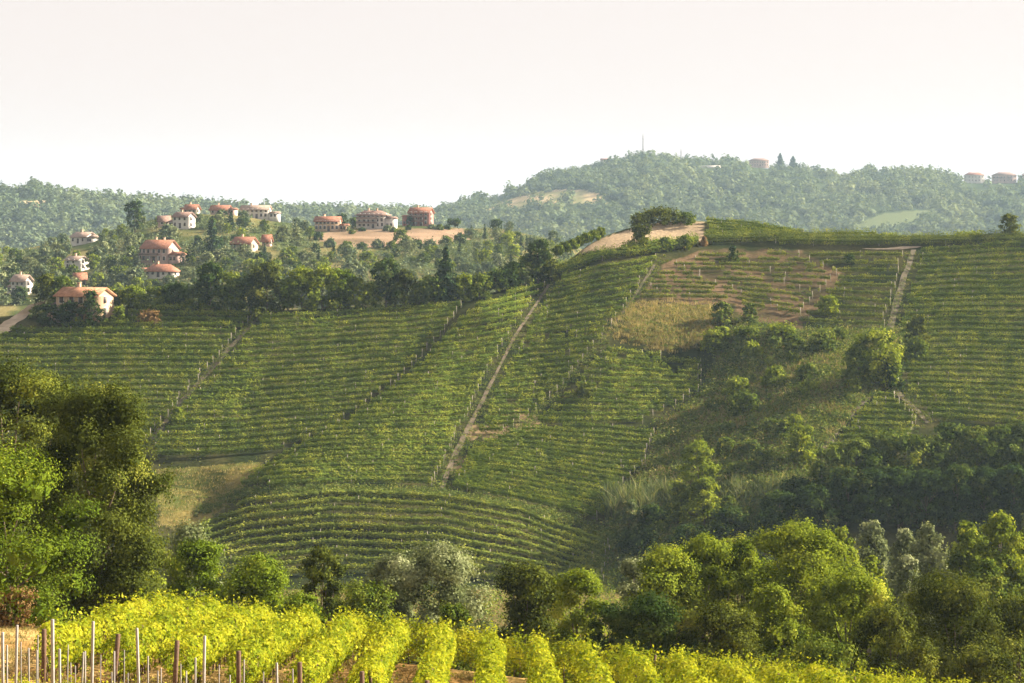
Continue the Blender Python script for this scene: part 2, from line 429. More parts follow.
def ground_mat():
    m, nt, out = new_mat('ground_cover')
    at = nt.nodes.new('ShaderNodeAttribute'); at.attribute_name = 'cover'
    tc = nt.nodes.new('ShaderNodeTexCoord')
    n = nt.nodes.new('ShaderNodeTexNoise'); n.inputs['Scale'].default_value = 1.4; n.inputs['Detail'].default_value = 8; n.inputs['Roughness'].default_value = .7
    nt.links.new(tc.outputs['Object'], n.inputs['Vector'])
    cr = nt.nodes.new('ShaderNodeValToRGB'); e = cr.color_ramp.elements
    e[0].position = .3; e[0].color = (.55, .55, .55, 1); e[1].position = .7; e[1].color = (1.35, 1.3, 1.2, 1)
    nt.links.new(n.outputs[0], cr.inputs[0])
    mx = nt.nodes.new('ShaderNodeMix'); mx.data_type = 'RGBA'; mx.blend_type = 'MULTIPLY'; mx.inputs[0].default_value = 1
    nt.links.new(at.outputs['Color'], mx.inputs[6]); nt.links.new(cr.outputs[0], mx.inputs[7])
    df = nt.nodes.new('ShaderNodeBsdfDiffuse'); df.inputs['Roughness'].default_value = .6
    nt.links.new(mx.outputs[2], df.inputs[0])
    b = nt.nodes.new('ShaderNodeBump'); b.inputs['Strength'].default_value = .7; b.inputs['Distance'].default_value = .25
    nt.links.new(n.outputs[0], b.inputs['Height']); nt.links.new(b.outputs[0], df.inputs['Normal'])
    nt.links.new(df.outputs[0], out.inputs[0])
    return m
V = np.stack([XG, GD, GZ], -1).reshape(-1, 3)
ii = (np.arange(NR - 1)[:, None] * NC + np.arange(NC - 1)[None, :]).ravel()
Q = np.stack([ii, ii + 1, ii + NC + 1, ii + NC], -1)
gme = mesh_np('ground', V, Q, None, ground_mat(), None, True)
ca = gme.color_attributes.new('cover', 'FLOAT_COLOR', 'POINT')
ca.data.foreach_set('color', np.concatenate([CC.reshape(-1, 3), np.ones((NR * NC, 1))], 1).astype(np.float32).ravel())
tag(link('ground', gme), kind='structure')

# haze: the summer air over the whole landscape
hz = MB(); hz.box(-8500, 8500, -120, 5700, -190, 128)
hm_, hnt, hout = new_mat('haze_air')
pv = hnt.nodes.new('ShaderNodeVolumePrincipled')
pv.inputs['Color'].default_value = (.56, .77, 1.0, 1)
pv.inputs['Density'].default_value = 0.000056
pv.inputs['Anisotropy'].default_value = 0.2
hnt.links.new(pv.outputs[0], hout.inputs['Volume'])
tag(link('haze', hz.mesh('haze', hm_)), kind='stuff')

# ------------------------------------------------------------------ tracks on the slope
def ribbon(name, pts, w, mat, seed):
    """pts: (column, row) line on the vineyard slope"""
    P = []
    for (x0, y0), (x1, y1) in zip(pts[:-1], pts[1:]):
        n = max(2, int(math.hypot(x1 - x0, y1 - y0) / 2.0))
        for k in range(n): P.append((lerp(x0, x1, k / n), lerp(y0, y1, k / n)))
    P.append(pts[-1]); P = np.array(P)
    L = []; NN = 7
    for j in range(NN):
        o = (j / (NN - 1) - .5)
        edge = 1 + (fbm(np.arange(len(P)) / 5, np.full(len(P), j * 3.3), seed) - .5) * .9
        ww = np.broadcast_to(np.interp(np.linspace(0, 1, len(P)), np.linspace(0, 1, len(w)), w), (len(P),))
        q = hill_pt(P[:, 0] + o * ww * edge, P[:, 1])
        q[:, 2] += .16
        L.append(q)
    A = np.stack(L, 1)
    n = len(P)
    i = (np.arange(n - 1)[:, None] * NN + np.arange(NN - 1)[None]).ravel()
    me = mesh_np(name, A.reshape(-1, 3), np.stack([i, i + 1, i + NN + 1, i + NN], -1), None, mat, None, True)
    return tag(link(name, me), kind='structure')
M['track'] = plain_mat('dirt_track', (.085, .066, .042), .95, .4, .5, .3)
M['track_dark'] = plain_mat('grass_track', (.075, .062, .036), .95, .4, .5, .3)
M['track_pale'] = plain_mat('pale_dirt_road', (.34, .27, .19), .95, .25, .5, .3)
sw = lambda t: [(x, y) for y, x in t]
ribbon('dirt_track', sw(T1)[1:5], [5, 6, 6, 6], M['track'], 3)
ribbon('dirt_track', [(x + 1, y) for x, y in sw(T3)[1:]], [3, 3, 3, 4, 6, 5], M['track'], 4)
ribbon('dirt_track', sw(T4)[1:4], [3, 3, 2], M['track_dark'], 5)
ribbon('dirt_track', [(914, 250), (905, 275), (896, 305), (887, 338), (880, 350)], [6, 6, 7, 7, 6], M['track_dark'], 6)
ribbon('dirt_track', [(896, 372), (892, 388), (905, 400), (918, 412), (928, 424)], [6, 7, 6, 4], M['track_dark'], 7)
ribbon('dirt_track', [(868, 398), (850, 415), (832, 436), (818, 456)], [6, 9, 8, 5], M['track'], 8)
ribbon('pale_dirt_road', [(-40, 345), (0, 330), (20, 317), (34, 306), (44, 302)], [40, 34, 20, 14, 10], M['track_pale'], 10)
ribbon('dirt_track', [(872, 249), (890, 250), (912, 247)], [26, 30, 20], M['track_pale'], 12)

# ------------------------------------------------------------------ foliage
def leaf_cards(C, N, s, rng):
    n = len(C)
    N = N / (np.linalg.norm(N, axis=1, keepdims=True) + 1e-9)
    a = np.cross(N, rng.normal(size=(n, 3))); a /= np.linalg.norm(a, axis=1, keepdims=True) + 1e-9
    b = np.cross(N, a)
    s = np.broadcast_to(s, (n,))[:, None]
    V = np.stack([C - a * s, C - b * s * .62 + N * s * .15, C + a * s, C + b * s * .62 + N * s * .15], 1).reshape(-1, 3)
    Q = np.arange(4 * n).reshape(n, 4)
    return V, Q

def envelope(kind, z):
    if kind == 'round': return np.sqrt(np.clip(1 - ((z - .56) / .46) ** 2, 0, 1))
    if kind == 'bush': return np.sqrt(np.clip(1 - ((z - .30) / .72) ** 2, 0, 1))
    if kind == 'poplar': return np.clip(np.sin(np.clip(z, 0, 1) ** .75 * math.pi) ** .6, 0, 1)
    if kind == 'conifer': return np.clip((1 - z) ** .8 * (.75 + .25 * np.abs(np.sin(z * 22))), 0, 1) * (z > .06)
    if kind == 'cypress': return np.clip(np.sin(np.clip(z * .94 + .06, 0, 1) ** .6 * math.pi) ** .7, 0, 1)
    if kind == 'umbrella': return np.sqrt(np.clip(1 - ((z - .74) / .28) ** 2, 0, 1))
def crown_mesh(kind, W, H, n, leaf, mat, seed, ragged=1.0):
    rng = np.random.default_rng(seed)
    lo = {'round': .14, 'bush': .02, 'poplar': .06, 'conifer': .06, 'cypress': .02, 'umbrella': .5}[kind]
    asp = H * (1 - lo) / W
    K = int({'round': 26, 'bush': 22, 'poplar': 22 + 8 * asp, 'conifer': 46, 'cypress': 26, 'umbrella': 22}[kind])
    zc_ = lo + (1 - lo) * (np.arange(K) + rng.random(K)) / K
    zc_ = np.clip(zc_, lo + .04, .97)
    ang = np.arange(K) * 2.39996 + rng.random(K) * .9
    er = envelope(kind, zc_) * W / 2
    fr = np.where(rng.random(K) < .2, .3, rng.uniform(.55, .86, K))
    rc = W * rng.uniform(.13, .235, K) * ragged ** .5
    if kind in ('conifer', 'cypress', 'poplar'): rc = np.minimum(rc, .30 * W) * (.45 + .75 * envelope(kind, zc_))
    rad = np.maximum(er - rc * .55, 0) * fr / .8
    ctr = np.stack([np.cos(ang) * rad, np.sin(ang) * rad, np.clip(zc_ * H, 0, H - rc * .75)], -1)
    MS = 16
    sub = rng.normal(size=(K, MS, 3)); sub /= np.linalg.norm(sub, axis=-1, keepdims=True)
    sub[..., 2] = np.where(sub[..., 2] < -.35, -sub[..., 2] * .8, sub[..., 2])
    subc = ctr[:, None] + sub * (rc[:, None, None] * rng.uniform(.55, 1.08, (K, MS, 1)) * np.array([1, 1, .85]))
    wgt = rc ** 2; wgt = wgt / wgt.sum()
    k = rng.choice(K, n, p=wgt); m = rng.integers(0, MS, n)
    C = subc[k, m] + rng.normal(size=(n, 3)) * (rc[k] * .19)[:, None]
    inner = rng.random(n) < .14
    C[inner] = ctr[k[inner]] + rng.normal(size=(inner.sum(), 3)) * (rc[k[inner]] * .5)[:, None]
    C[:, 2] = np.maximum(C[:, 2], .02 * H)
    N = (C - ctr[k]) / rc[k][:, None] + rng.normal(size=(n, 3)) * .38 + np.array([0, 0, .22])
    s = leaf * rng.uniform(.6, 1.25, n)
    V, Q = leaf_cards(C, N, s, rng)
    ck = rng.normal(size=K) * .14; cm = rng.normal(size=(K, MS)) * .10
    rnd = np.clip(.46 + ck[k] + cm[k, m] + rng.normal(size=n) * .10, 0, 1)
    # the close inner foliage of every clump, toned darker as painted inner shade
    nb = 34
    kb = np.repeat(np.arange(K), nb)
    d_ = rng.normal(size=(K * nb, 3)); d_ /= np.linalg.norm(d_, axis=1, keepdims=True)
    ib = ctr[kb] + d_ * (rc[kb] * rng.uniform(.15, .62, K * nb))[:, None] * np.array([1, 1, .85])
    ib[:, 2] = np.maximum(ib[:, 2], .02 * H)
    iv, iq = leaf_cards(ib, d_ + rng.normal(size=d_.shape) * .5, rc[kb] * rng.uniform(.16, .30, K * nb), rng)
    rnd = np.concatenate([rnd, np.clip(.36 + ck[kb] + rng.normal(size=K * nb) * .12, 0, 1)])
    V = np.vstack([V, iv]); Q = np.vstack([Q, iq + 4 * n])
    return mesh_np('crown', V, Q, None, mat, rnd), ctr, rc
def trunk_mesh(kind, W, H, ctr, mat, seed, girth=1.0):
    rng = np.random.default_rng(seed + 5)
    r0 = max(.035 * H * .55, .02 * W) * girth
    b = MB()
    top = {'round': .72, 'bush': .5, 'poplar': .9, 'conifer': .93, 'cypress': .8, 'umbrella': .72}[kind] * H
    zs = np.linspace(-.04 * H, top, 8)
    wob = np.cumsum(rng.normal(size=(8, 2)) * .012 * W, 0); wob[0] = wob[1] = 0
    path = np.column_stack([wob, zs])
    b.tube(path, np.linspace(r0, r0 * .22, 8) * np.array([1.35, 1.05, 1, 1, 1, 1, 1, 1]), 8)
    for c in ctr[:: max(1, len(ctr) // 11)]:
        z0 = np.clip(c[2] * .55, .08 * H, top * .92); j = np.interp(z0, zs, np.arange(8))
        p0 = np.array([np.interp(z0, zs, path[:, 0]), np.interp(z0, zs, path[:, 1]), z0])
        mid = p0 * .45 + c * .55 + np.array([0, 0, -.02 * H])
        rr = r0 * lerp(.6, .25, z0 / max(top, .1))
        b.tube([p0, mid, c], [rr, rr * .6, rr * .2], 5)
    return b.mesh('trunk', mat, True)

def make_tree(name, loc, kind, W, H, n, leaf, mat, bark, label, cat, group=None, seed=0, ragged=1.0, girth=1.0):
    cm, ctr, rc = crown_mesh(kind, W, H, n, leaf, mat, seed, ragged)
    root = link(name, None, None, loc)
    tag(root, label, cat, group)
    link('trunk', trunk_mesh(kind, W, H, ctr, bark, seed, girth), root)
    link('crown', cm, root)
    root.rotation_euler.z = 0
    return root
PROTO = {}
def proto_tree(name, loc, kind, W, H, mat, label, cat, group, var=0, n=1400, leaf=.055, bark='bark', asp=None):
    """a copy of one of a few grown trees, scaled to its own size"""
    a = round((H / W if asp is None else asp) * 2) / 2 or .5
    key = (kind, mat, var, n, a)
    if key not in PROTO:
        cm, ctr, rc = crown_mesh(kind, 1.0, a, n, leaf, M[mat], 900 + var * 7 + int(a * 10) + len(kind))
        PROTO[key] = (cm, trunk_mesh(kind, 1.0, a, ctr, M[bark], var))
    cm, tm = PROTO[key]
    root = link(name, None, None, loc)
    root.scale = (W, W, H / a)
    root.rotation_euler.z = random.random() * 6.28
    tag(root, label, cat, group)
    link('trunk', tm, root); link('crown', cm, root)
    return root

# ------------------------------------------------------------------ vine rows on the hill
pb = MB(); pb.box(-.045, .045, -.045, .045, -.3, 1.7)
POST = pb.mesh('post', M['far_post'])
N_ROWS = 0
def vine_row(P, mat, label, group, dens=20, h=.9, w=.62, thin=0.0, seed=0, post_step=15.0, leaf=.175):
    global N_ROWS
    N_ROWS += 1
    rng = np.random.default_rng(seed)
    seg = np.linalg.norm(np.diff(P, axis=0), axis=1); cum = np.concatenate([[0], np.cumsum(seg)]); L = cum[-1]
    at = lambda u: np.stack([np.interp(u, cum, P[:, k]) for k in range(3)], -1)
    def keep(u): return noise2(u / 1.4, np.full(len(u), seed * 3.1), 5) * .65 + noise2(u / 6.0, np.full(len(u), seed * 1.7), 6) * .35 > thin
    n = int(L * dens)
    u = rng.random(n) * L; u = u[keep(u)]; n = len(u)
    hh = h * (.80 + .36 * noise2(u / 1.1, np.full(n, seed * 2.3), 8))
    ph = rng.random(n) * 2 * math.pi
    rr = .65 + .45 * rng.random(n)
    zc0 = .42 + hh * .5
    off = np.cos(ph) * w * .5 * rr; zz = zc0 + np.sin(ph) * (hh * .5) * rr
    shoots = rng.random(n) < .04
    zz = np.where(shoots, hh + .4 + rng.random(n) * .35, zz); off = np.where(shoots, off * .4, off)
    g = at(u); t = at(np.clip(u + .6, 0, L)) - at(np.clip(u - .6, 0, L)); t[:, 2] = 0; t /= np.linalg.norm(t, axis=1, keepdims=True) + 1e-9
    side = np.stack([t[:, 1], -t[:, 0], np.zeros(n)], -1)
    C = g + side * off[:, None]; C[:, 2] += np.maximum(zz, .12)
    N = side * (np.cos(ph) * 1.0)[:, None] + np.array([0, 0, 1.0]) * np.sin(ph)[:, None] + rng.normal(size=(n, 3)) * .32 + np.array([0, 0, .25])
    V, Q = leaf_cards(C, N, leaf * rng.uniform(.65, 1.3, n), rng)
    rnd = np.clip(.45 + (noise2(u / 1.6, np.full(n, seed * 1.3), 9) - .5) * .55 + rng.normal(size=n) * .08, 0, 1)
    uw = np.linspace(0, L, max(2, int(L / 1.2))); wp = at(uw); wp[:, 2] += .75
    wb = MB(); wb.tube(wp, .022, 3)                      # the cordon that the leaves grow from
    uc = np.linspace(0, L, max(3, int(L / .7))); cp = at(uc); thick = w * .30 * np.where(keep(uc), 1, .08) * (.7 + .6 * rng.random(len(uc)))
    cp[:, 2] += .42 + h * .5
    wb.tube(cp, thick, 6)                                # the close inner foliage, its dark tone paints shade inside the row
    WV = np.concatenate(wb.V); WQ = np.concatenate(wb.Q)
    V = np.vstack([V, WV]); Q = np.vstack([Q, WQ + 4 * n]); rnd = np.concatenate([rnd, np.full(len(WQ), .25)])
    o = link('vine_row', mesh_np('vine_row', V, Q, None, mat, rnd))
    tag(o, label, 'vine row', group)
    k = max(1, int(L / post_step)); off0 = rng.random() * .3
    us = np.linspace(0, L, k + 1)
    for q in at(np.clip(us + rng.random() * post_step, 0, L)):
        p = link('post', POST, o, q)
        p.rotation_euler = (rng.normal() * .03, rng.normal() * .03, rng.random())
    return o

def guide(pts): xs, ys = zip(*pts); return lambda x: np.interp(x, xs, ys)
BLOCKS = [
    dict(n=23, poly=[(-15, 335), (60, 328), (118, 326), (132, 309), (190, 307), (256, 315), (216, 362), (181, 402), (146, 446), (-15, 452)],
         top=[(-15, 308), (256, 312)], bot=[(-15, 447), (150, 442), (256, 440)], where='in the block below the farmhouse', grp='vine rows below the farmhouse', mat='vine', thin=.10),
    dict(n=24, poly=[(264, 317), (330, 311), (400, 309), (466, 305), (452, 325), (411, 371), (369, 406), (326, 436), (292, 450), (230, 458), (152, 458), (156, 442), (188, 402), (224, 362)],
         top=[(150, 318), (330, 312), (465, 302)], bot=[(150, 457), (230, 456), (300, 449), (460, 432)], where='in the block right of the diagonal path', grp='vine rows right of the diagonal path', mat='vine', thin=.10),
    dict(n=32, poly=[(480, 303), (545, 287), (507, 341), (481, 391), (460, 432), (446, 462), (434, 488), (330, 486), (232, 492), (256, 474), (302, 447), (344, 425), (388, 391), (420, 366), (452, 328)],
         top=[(240, 345), (470, 305), (560, 284)], bot=[(240, 492), (330, 484), (440, 486)], where='in the block left of the brown track', grp='vine rows left of the brown track', mat='vine', thin=.13),
    dict(n=29, poly=[(560, 280), (600, 266), (661, 254), (629, 304), (602, 341), (562, 391), (526, 420), (500, 436), (476, 440), (496, 391), (521, 341)],
         top=[(450, 303), (556, 282), (665, 258)], bot=[(450, 444), (600, 446)], where='in the block right of the brown track', grp='vine rows right of the brown track', mat='vine', thin=.20),
    dict(n=13, poly=[(604, 350), (660, 358), (702, 366), (702, 392), (668, 412), (640, 425), (560, 425), (530, 428), (570, 392)],
         top=[(520, 347), (700, 361)], bot=[(520, 424), (700, 424)], where='in the block under the straw slope', grp='vine rows under the straw slope', mat='vine', thin=.20),
    dict(n=17, poly=[(472, 450), (520, 432), (640, 427), (655, 434), (645, 468), (615, 495), (612, 522), (570, 518), (500, 504), (450, 490), (458, 470)],
         top=[(440, 430), (540, 428), (660, 436)], bot=[(440, 487), (520, 501), (620, 526)], where='in the block left of the reeds', grp='vine rows left of the reeds', mat='vine', thin=.13),
    dict(n=10, poly=[(200, 530), (250, 503), (330, 496), (440, 499), (520, 513), (560, 528), (612, 548), (604, 588), (200, 588)],
         top=[(200, 524), (250, 505), (330, 497), (440, 501), (520, 515), (612, 550)], bot=[(200, 584), (330, 572), (440, 574), (612, 604)], where='in the pale strip at the hill foot', grp='vine rows at the hill foot', mat='vine_pale', thin=.14, h=1.0, w=1.0),
    dict(n=11, poly=[(664, 270), (700, 256), (800, 256), (838, 276), (795, 322), (742, 316), (738, 303), (634, 303)],
         top=[(640, 258), (840, 256)], bot=[(630, 303), (740, 306), (840, 320)], where='on the bare brown terraces', grp='young vine rows on the terraces', mat='vine_pale', thin=.40, h=.8, w=.5),
    dict(n=10, poly=[(802, 256), (905, 253), (894, 300), (882, 335), (840, 330), (796, 326), (840, 278)],
         top=[(795, 258), (910, 257)], bot=[(795, 322), (910, 330)], where='in the ragged plot below the crest', grp='ragged vine rows below the crest', mat='vine_pale', thin=.26, h=.9, w=.6),
    dict(n=30, poly=[(922, 251), (1045, 245), (1045, 428), (960, 432), (932, 422), (908, 398), (902, 372), (896, 345), (903, 310), (914, 275)],
         top=[(890, 256), (940, 252), (1045, 247)], bot=[(890, 420), (960, 422), (1045, 428)], where='in the large right-hand block', grp='vine rows of the right-hand block', mat='vine', thin=.10),
    dict(n=12, poly=[(824, 455), (862, 410), (888, 390), (920, 424), (905, 446), (872, 470), (826, 472)],
         top=[(820, 394), (930, 402)], bot=[(820, 470), (930, 464)], where='in the triangular block above the thicket', grp='vine rows above the thicket', mat='vine', thin=.12),
    dict(n=5, poly=[(706, 222), (730, 224), (790, 231), (806, 237), (706, 239)],
         top=[(700, 222), (740, 225), (806, 236)], bot=[(700, 236), (806, 238)], where='in the block beside the tan crest field', grp='vine rows beside the crest field', mat='vine', thin=.15),
    dict(n=3, poly=[(545, 281), (560, 268), (600, 256), (650, 248), (700, 241), (703, 246), (650, 257), (600, 264), (556, 280)],
         top=[(545, 272), (560, 267), (600, 256), (650, 248), (703, 240)], bot=[(545, 282), (600, 262), (650, 255), (703, 245)], where='in the dense band climbing to the tan field', grp='dense vine rows climbing to the field', mat='vine', thin=.05, h=2.2, w=1.2, dens=80),
    dict(n=3, poly=[(704, 238), (790, 236), (910, 240), (1045, 236), (1045, 246), (910, 247), (704, 246)],
         top=[(704, 241), (820, 239), (1045, 238)], bot=[(704, 246), (910, 246), (1045, 244)], where='in the long band along the crest', grp='long vine rows on the crest', mat='vine_pale', thin=.08, h=2.0, w=1.0, dens=75),
]
seed = 1
for b in BLOCKS:
    gt, gb = guide(b['top']), guide(b['bot'])
    x0 = min(p[0] for p in b['poly']); x1 = max(p[0] for p in b['poly'])
    xs = np.arange(x0, x1 + .01, 1.5)
    cnt = 0
    rows = []
    for k in range(b['n']):
        s = k / max(1, b['n'] - 1)
        ys = gt(xs) * (1 - s) + gb(xs) * s + (noise2(xs / 40, np.full(len(xs), k * .35), 3) - .5) * 2.0
        ins = inpoly(xs, ys, b['poly'])
        runs = []; st = None
        for i, v in enumerate(list(ins) + [False]):
            if v and st is None: st = i
            if not v and st is not None:
                if i - st > 8: runs.append((st, i))
                st = None
        if not runs: continue
        a, c = max(runs, key=lambda r: r[1] - r[0])
        a = min(a + random.randint(0, 2), c - 6); c = max(c - random.randint(0, 2), a + 6)
        rows.append((xs[a:c], ys[a:c]))
    for k, (rx, ry) in enumerate(rows):
        P = hill_pt(rx, ry)
        word = 'topmost vine row ' if k == 0 else 'lowest vine row ' if k == len(rows) - 1 else 'vine row, %s from the top, ' % ordinal(k + 1)
        kind_word = 'sparse ' if b['thin'] > .4 else 'green '
        vine_row(P, M[b['mat']], kind_word + word + b['where'], b['grp'], b.get('dens', 62), b.get('h', 1.12), b.get('w', .62), b['thin'], seed)
        seed += 1
print('vine rows', N_ROWS)


# ------------------------------------------------------------------ foreground vineyard
def fx(X, d): return X + d * (490 - 512) / F
def fcol(X, d): return 490 + X / d * F
tb = MB(); rg = np.random.default_rng(3)
tb.tube([(0, 0, -.15), (.03, .02, .25), (-.02, .03, .55), (.03, 0, .95)], [.045, .032, .028, .022], 6)
VTRUNK = tb.mesh('vine_trunk', M['bark'], True)
wb_ = MB(); wb_.tube([(0, 0, -.4), (.01, 0, .8), (0, .01, 1.95)], [.075, .07, .065], 8)
WPOST = wb_.mesh('post', M['old_wood'], True)
eb_ = MB(); eb_.tube([(0, 0, -.4), (.02, 0, .8), (.0, .01, 1.95)], [.10, .09, .085], 9)
EPOST = eb_.mesh('end_post', M['old_wood'], True)
SP = 2.27
def near_row(i, P=None, label=None):
    X = i * SP
    rng = np.random.default_rng(400 + i)
    if P is None:
        d0 = {-7: 71, -6: 72.5, -5: 72, -4: 72, -3: 71.5, -2: 71, -1: 71}.get(i, 66)
        P = np.array([place(fcol(X, d), d) for d in np.arange(d0, 98.5 if i > -3 else 104, .5)])
    T_ = np.gradient(P, axis=0); T_[:, 2] = 0; T_ /= np.linalg.norm(T_, axis=1, keepdims=True)
    cum = np.concatenate([[0], np.cumsum(np.linalg.norm(np.diff(P, axis=0), axis=1))]); L = cum[-1]
    at = lambda u: np.stack([np.interp(u, cum, P[:, k]) for k in range(3)], -1)
    n = int(L * 400); u = rng.random(n) * L
    vig = noise2(u / 1.2, np.full(n, i * 5.3), 11)
    low = .62 - .28 * noise2(u / .7, np.full(n, i * 2.9), 12)
    hi = 1.78 + .55 * noise2(u / .8, np.full(n, i * 7.1), 13)
    ph = rng.random(n) * 2 * math.pi
    rr = .55 + .5 * rng.random(n) ** .7
    wd = .40 + .34 * vig
    off = np.cos(ph) * wd * rr; zz = (low + hi) / 2 + np.sin(ph) * (hi - low) / 2 * rr
    tend = rng.random(n) < .02
    zz = np.where(tend, hi + rng.random(n) * .45, zz); off = np.where(tend, off * .7, off)
    drop = rng.random(n) < .03
    zz = np.where(drop, low - rng.random(n) * .35, zz)
    # the row thins out over its first half metre and where a vine has died
    kp = (u > .25 * rng.random(n)) & (noise2(u / .5, np.full(n, i * 1.9), 14) > .10)
    u, ph, off, zz, vig = u[kp], ph[kp], off[kp], zz[kp], vig[kp]; n = len(u)
    sd = np.stack([np.interp(u, cum, T_[:, 1]), -np.interp(u, cum, T_[:, 0]), np.zeros(n)], -1)
    C = at(u) + sd * off[:, None]; C[:, 2] += zz
    # leaves sit in little tufts
    tuft = np.floor(rng.random(n) * n / 9).astype(int)
    N = sd * np.cos(ph)[:, None] + np.array([0, 0, 1.0]) * np.sin(ph)[:, None] + rng.normal(size=(n, 3)) * .6 + np.array([.0, -.1, .3])
    V, Q = leaf_cards(C, N, .085 * rng.uniform(.6, 1.3, n), rng)
    rnd = np.clip(.50 + (noise2(u / .6, zz / .35, 15 + i) - .5) * .6 + rng.normal(size=n) * .09, 0, 1)
    uw = np.linspace(0, L, 40); wp = at(uw); wp[:, 2] += .95
    wbx = MB(); wbx.tube(wp, .02, 4)
    WV = np.concatenate(wbx.V); WQ = np.concatenate(wbx.Q)
    o = link('vine_row', mesh_np('vine_row', np.vstack([V, WV]), np.vstack([Q, WQ + 4 * n]), None, M['vine_near'], np.concatenate([rnd, np.full(len(WQ), .05)])))
    k = i + 8
    tag(o, label or 'sunlit yellow green vine row on the tan soil, %s row counted from the grey posts' % ('nearest' if k == 1 else ordinal(k)), 'vine row', 'yellow green vine rows on the near slope')
    for uu in np.arange(.5, L, 1.15):
        t = link('vine_trunk', VTRUNK, o, at(np.array([uu]))[0]); t.rotation_euler.z = rng.random() * 6.28
    for uu in np.arange(5.5, L, 5.5):
        t = link('post', WPOST, o, at(np.array([uu]))[0]); t.rotation_euler = (rng.normal() * .03, rng.normal() * .03, rng.random() * 6)
    t = link('end_post', EPOST, o, at(np.array([0.0]))[0] + np.array([0, -.25, 0])); t.rotation_euler = (rng.normal() * .04 + .05, rng.normal() * .05, rng.random() * 6)
for i in range(-7, 24): near_row(i)
for k, d in enumerate((100.6, 103.4)):
    near_row(40 + k, np.array([place(px, d + .6 * math.sin(px / 70)) for px in np.arange(330, 1060, 6.0)]), ('nearer' if k == 0 else 'farther') + ' of two vine rows crossing behind the ends of the yellow green rows')

# bare posts of the new plot: column, top row, distance, thickness
STAKES = [(3, 632, 50, .085), (15, 625, 50, .085), (53, 619, 49, .10), (91, 621, 50, .085), (140, 628, 51, .085), (203, 636, 52, .085),
          (7, 645, 58, .06), (29, 648, 60, .07), (38, 635, 62, .05), (36.5, 650, 59, .06), (60, 649, 55, .085), (67, 645, 64, .045), (81, 652, 60, .07), (85, 651, 61, .06), (100, 655, 66, .045),
          (21, 642, 64, .045), (114, 651, 59, .07), (124, 650, 65, .045), (148, 656, 60, .065), (161, 668, 65, .05), (158, 671, 63, .055), (186, 671, 62, .06), (195, 658, 59, .075), (229, 675, 62, .06), (219, 665, 66, .045),
          (243, 660, 61, .07), (278, 663, 58, .085), (294, 669, 60, .065), (75, 668, 67, .045), (112, 672, 66, .045), (128, 674, 66, .045), (181, 664, 67, .045), (71, 672, 68, .045), (262, 672, 65, .05)]
STAKES.sort()
for k, (px, ty, d, w) in enumerate(STAKES):
    g = place(px, d); top = -(ty - HY) / F * d
    hgt = max(1.0, top - g.z)
    b = MB(); e = w * .37
    b.tube([(0, 0, -.4), (0, 0, hgt * .5), (0, 0, hgt - .01), (0, 0, hgt)], [e * 1.25, e * 1.22, e * 1.2, e * .9], 4 if w > .055 else 6)
    o = link('trellis_post', b.mesh('trellis_post', M['concrete']), None, g)
    o.rotation_euler = (random.gauss(0, .015), random.gauss(0, .018), .6 + random.random() * .5)
    size = 'thick' if w >= .08 else 'thin' if w < .055 else 'medium'
    tag(o, 'bare grey concrete vine post, %s, standing %s from the left edge' % (size, ordinal(k + 1)), 'post', 'bare grey posts of the new plot')

# dry grass, weeds and reeds
def blades(P, hgt, wid, lean, rng, rnd):
    n = len(P)
    a = rng.random(n) * 2 * math.pi
    sx = np.stack([np.cos(a), np.sin(a), np.zeros(n)], -1) * np.broadcast_to(wid, (n,))[:, None] * .5
    ln = rng.normal(size=(n, 3)) * lean; ln[:, 2] = 0
    h = np.broadcast_to(hgt, (n,))[:, None] * rng.uniform(.6, 1.2, (n, 1))
    up = np.array([0, 0, 1.0])
    mid = P + up * h * .55 + ln * h * .3; tip = P + up * h + ln * h
    V = np.stack([P - sx, P + sx, mid + sx * .7, mid - sx * .7, tip], 1).reshape(-1, 3)
    i = np.arange(n)[:, None] * 5
    return V, i + np.array([[0, 1, 2, 3]]), i + np.array([[3, 2, 4]]), np.repeat(rnd, 1)
def tufts(name, P, per, spread, hgt, wid, lean, mat, seed, kind='stuff', label=None):
    rng = np.random.default_rng(seed)
    P = np.asarray(P, float)
    k = np.repeat(np.arange(len(P)), per)
    off = rng.normal(size=(len(k), 3)) * spread; off[:, 2] = -.05
    base = rng.random(len(P))
    r = np.clip(base[k] * .6 + rng.random(len(k)) * .4, 0, 1)
    V, Q, T, r = blades(P[k] + off, hgt * (.6 + .8 * rng.random(len(P)))[k], wid, lean, rng, r)
    me = mesh_np(name, V, Q, T, mat, np.concatenate([r, r]))
    o = link(name, me)
    return tag(o, label, None, None, kind)
def hill_scatter(poly, n, rng, margin=0):
    x0 = min(p[0] for p in poly); x1 = max(p[0] for p in poly); y0 = min(p[1] for p in poly); y1 = max(p[1] for p in poly)
    x = rng.uniform(x0, x1, n * 3); y = rng.uniform(y0, y1, n * 3)
    k = inpoly(x, y, poly); return x[k][:n], y[k][:n]
rng = np.random.default_rng(77)
x, y = hill_scatter(STRAW_SLOPE, 1100, rng)
x = x + rng.normal(size=len(x)) * 9; y = y + rng.normal(size=len(y)) * 4
tufts('dry_grass', hill_pt(x, y), 14, .45, .75, .10, .35, M['straw'], 1)
x, y = hill_scatter(BENCH, 900, rng)
tufts('meadow_grass', hill_pt(x, y), 9, .5, .30, .09, .3, M['straw'], 2)
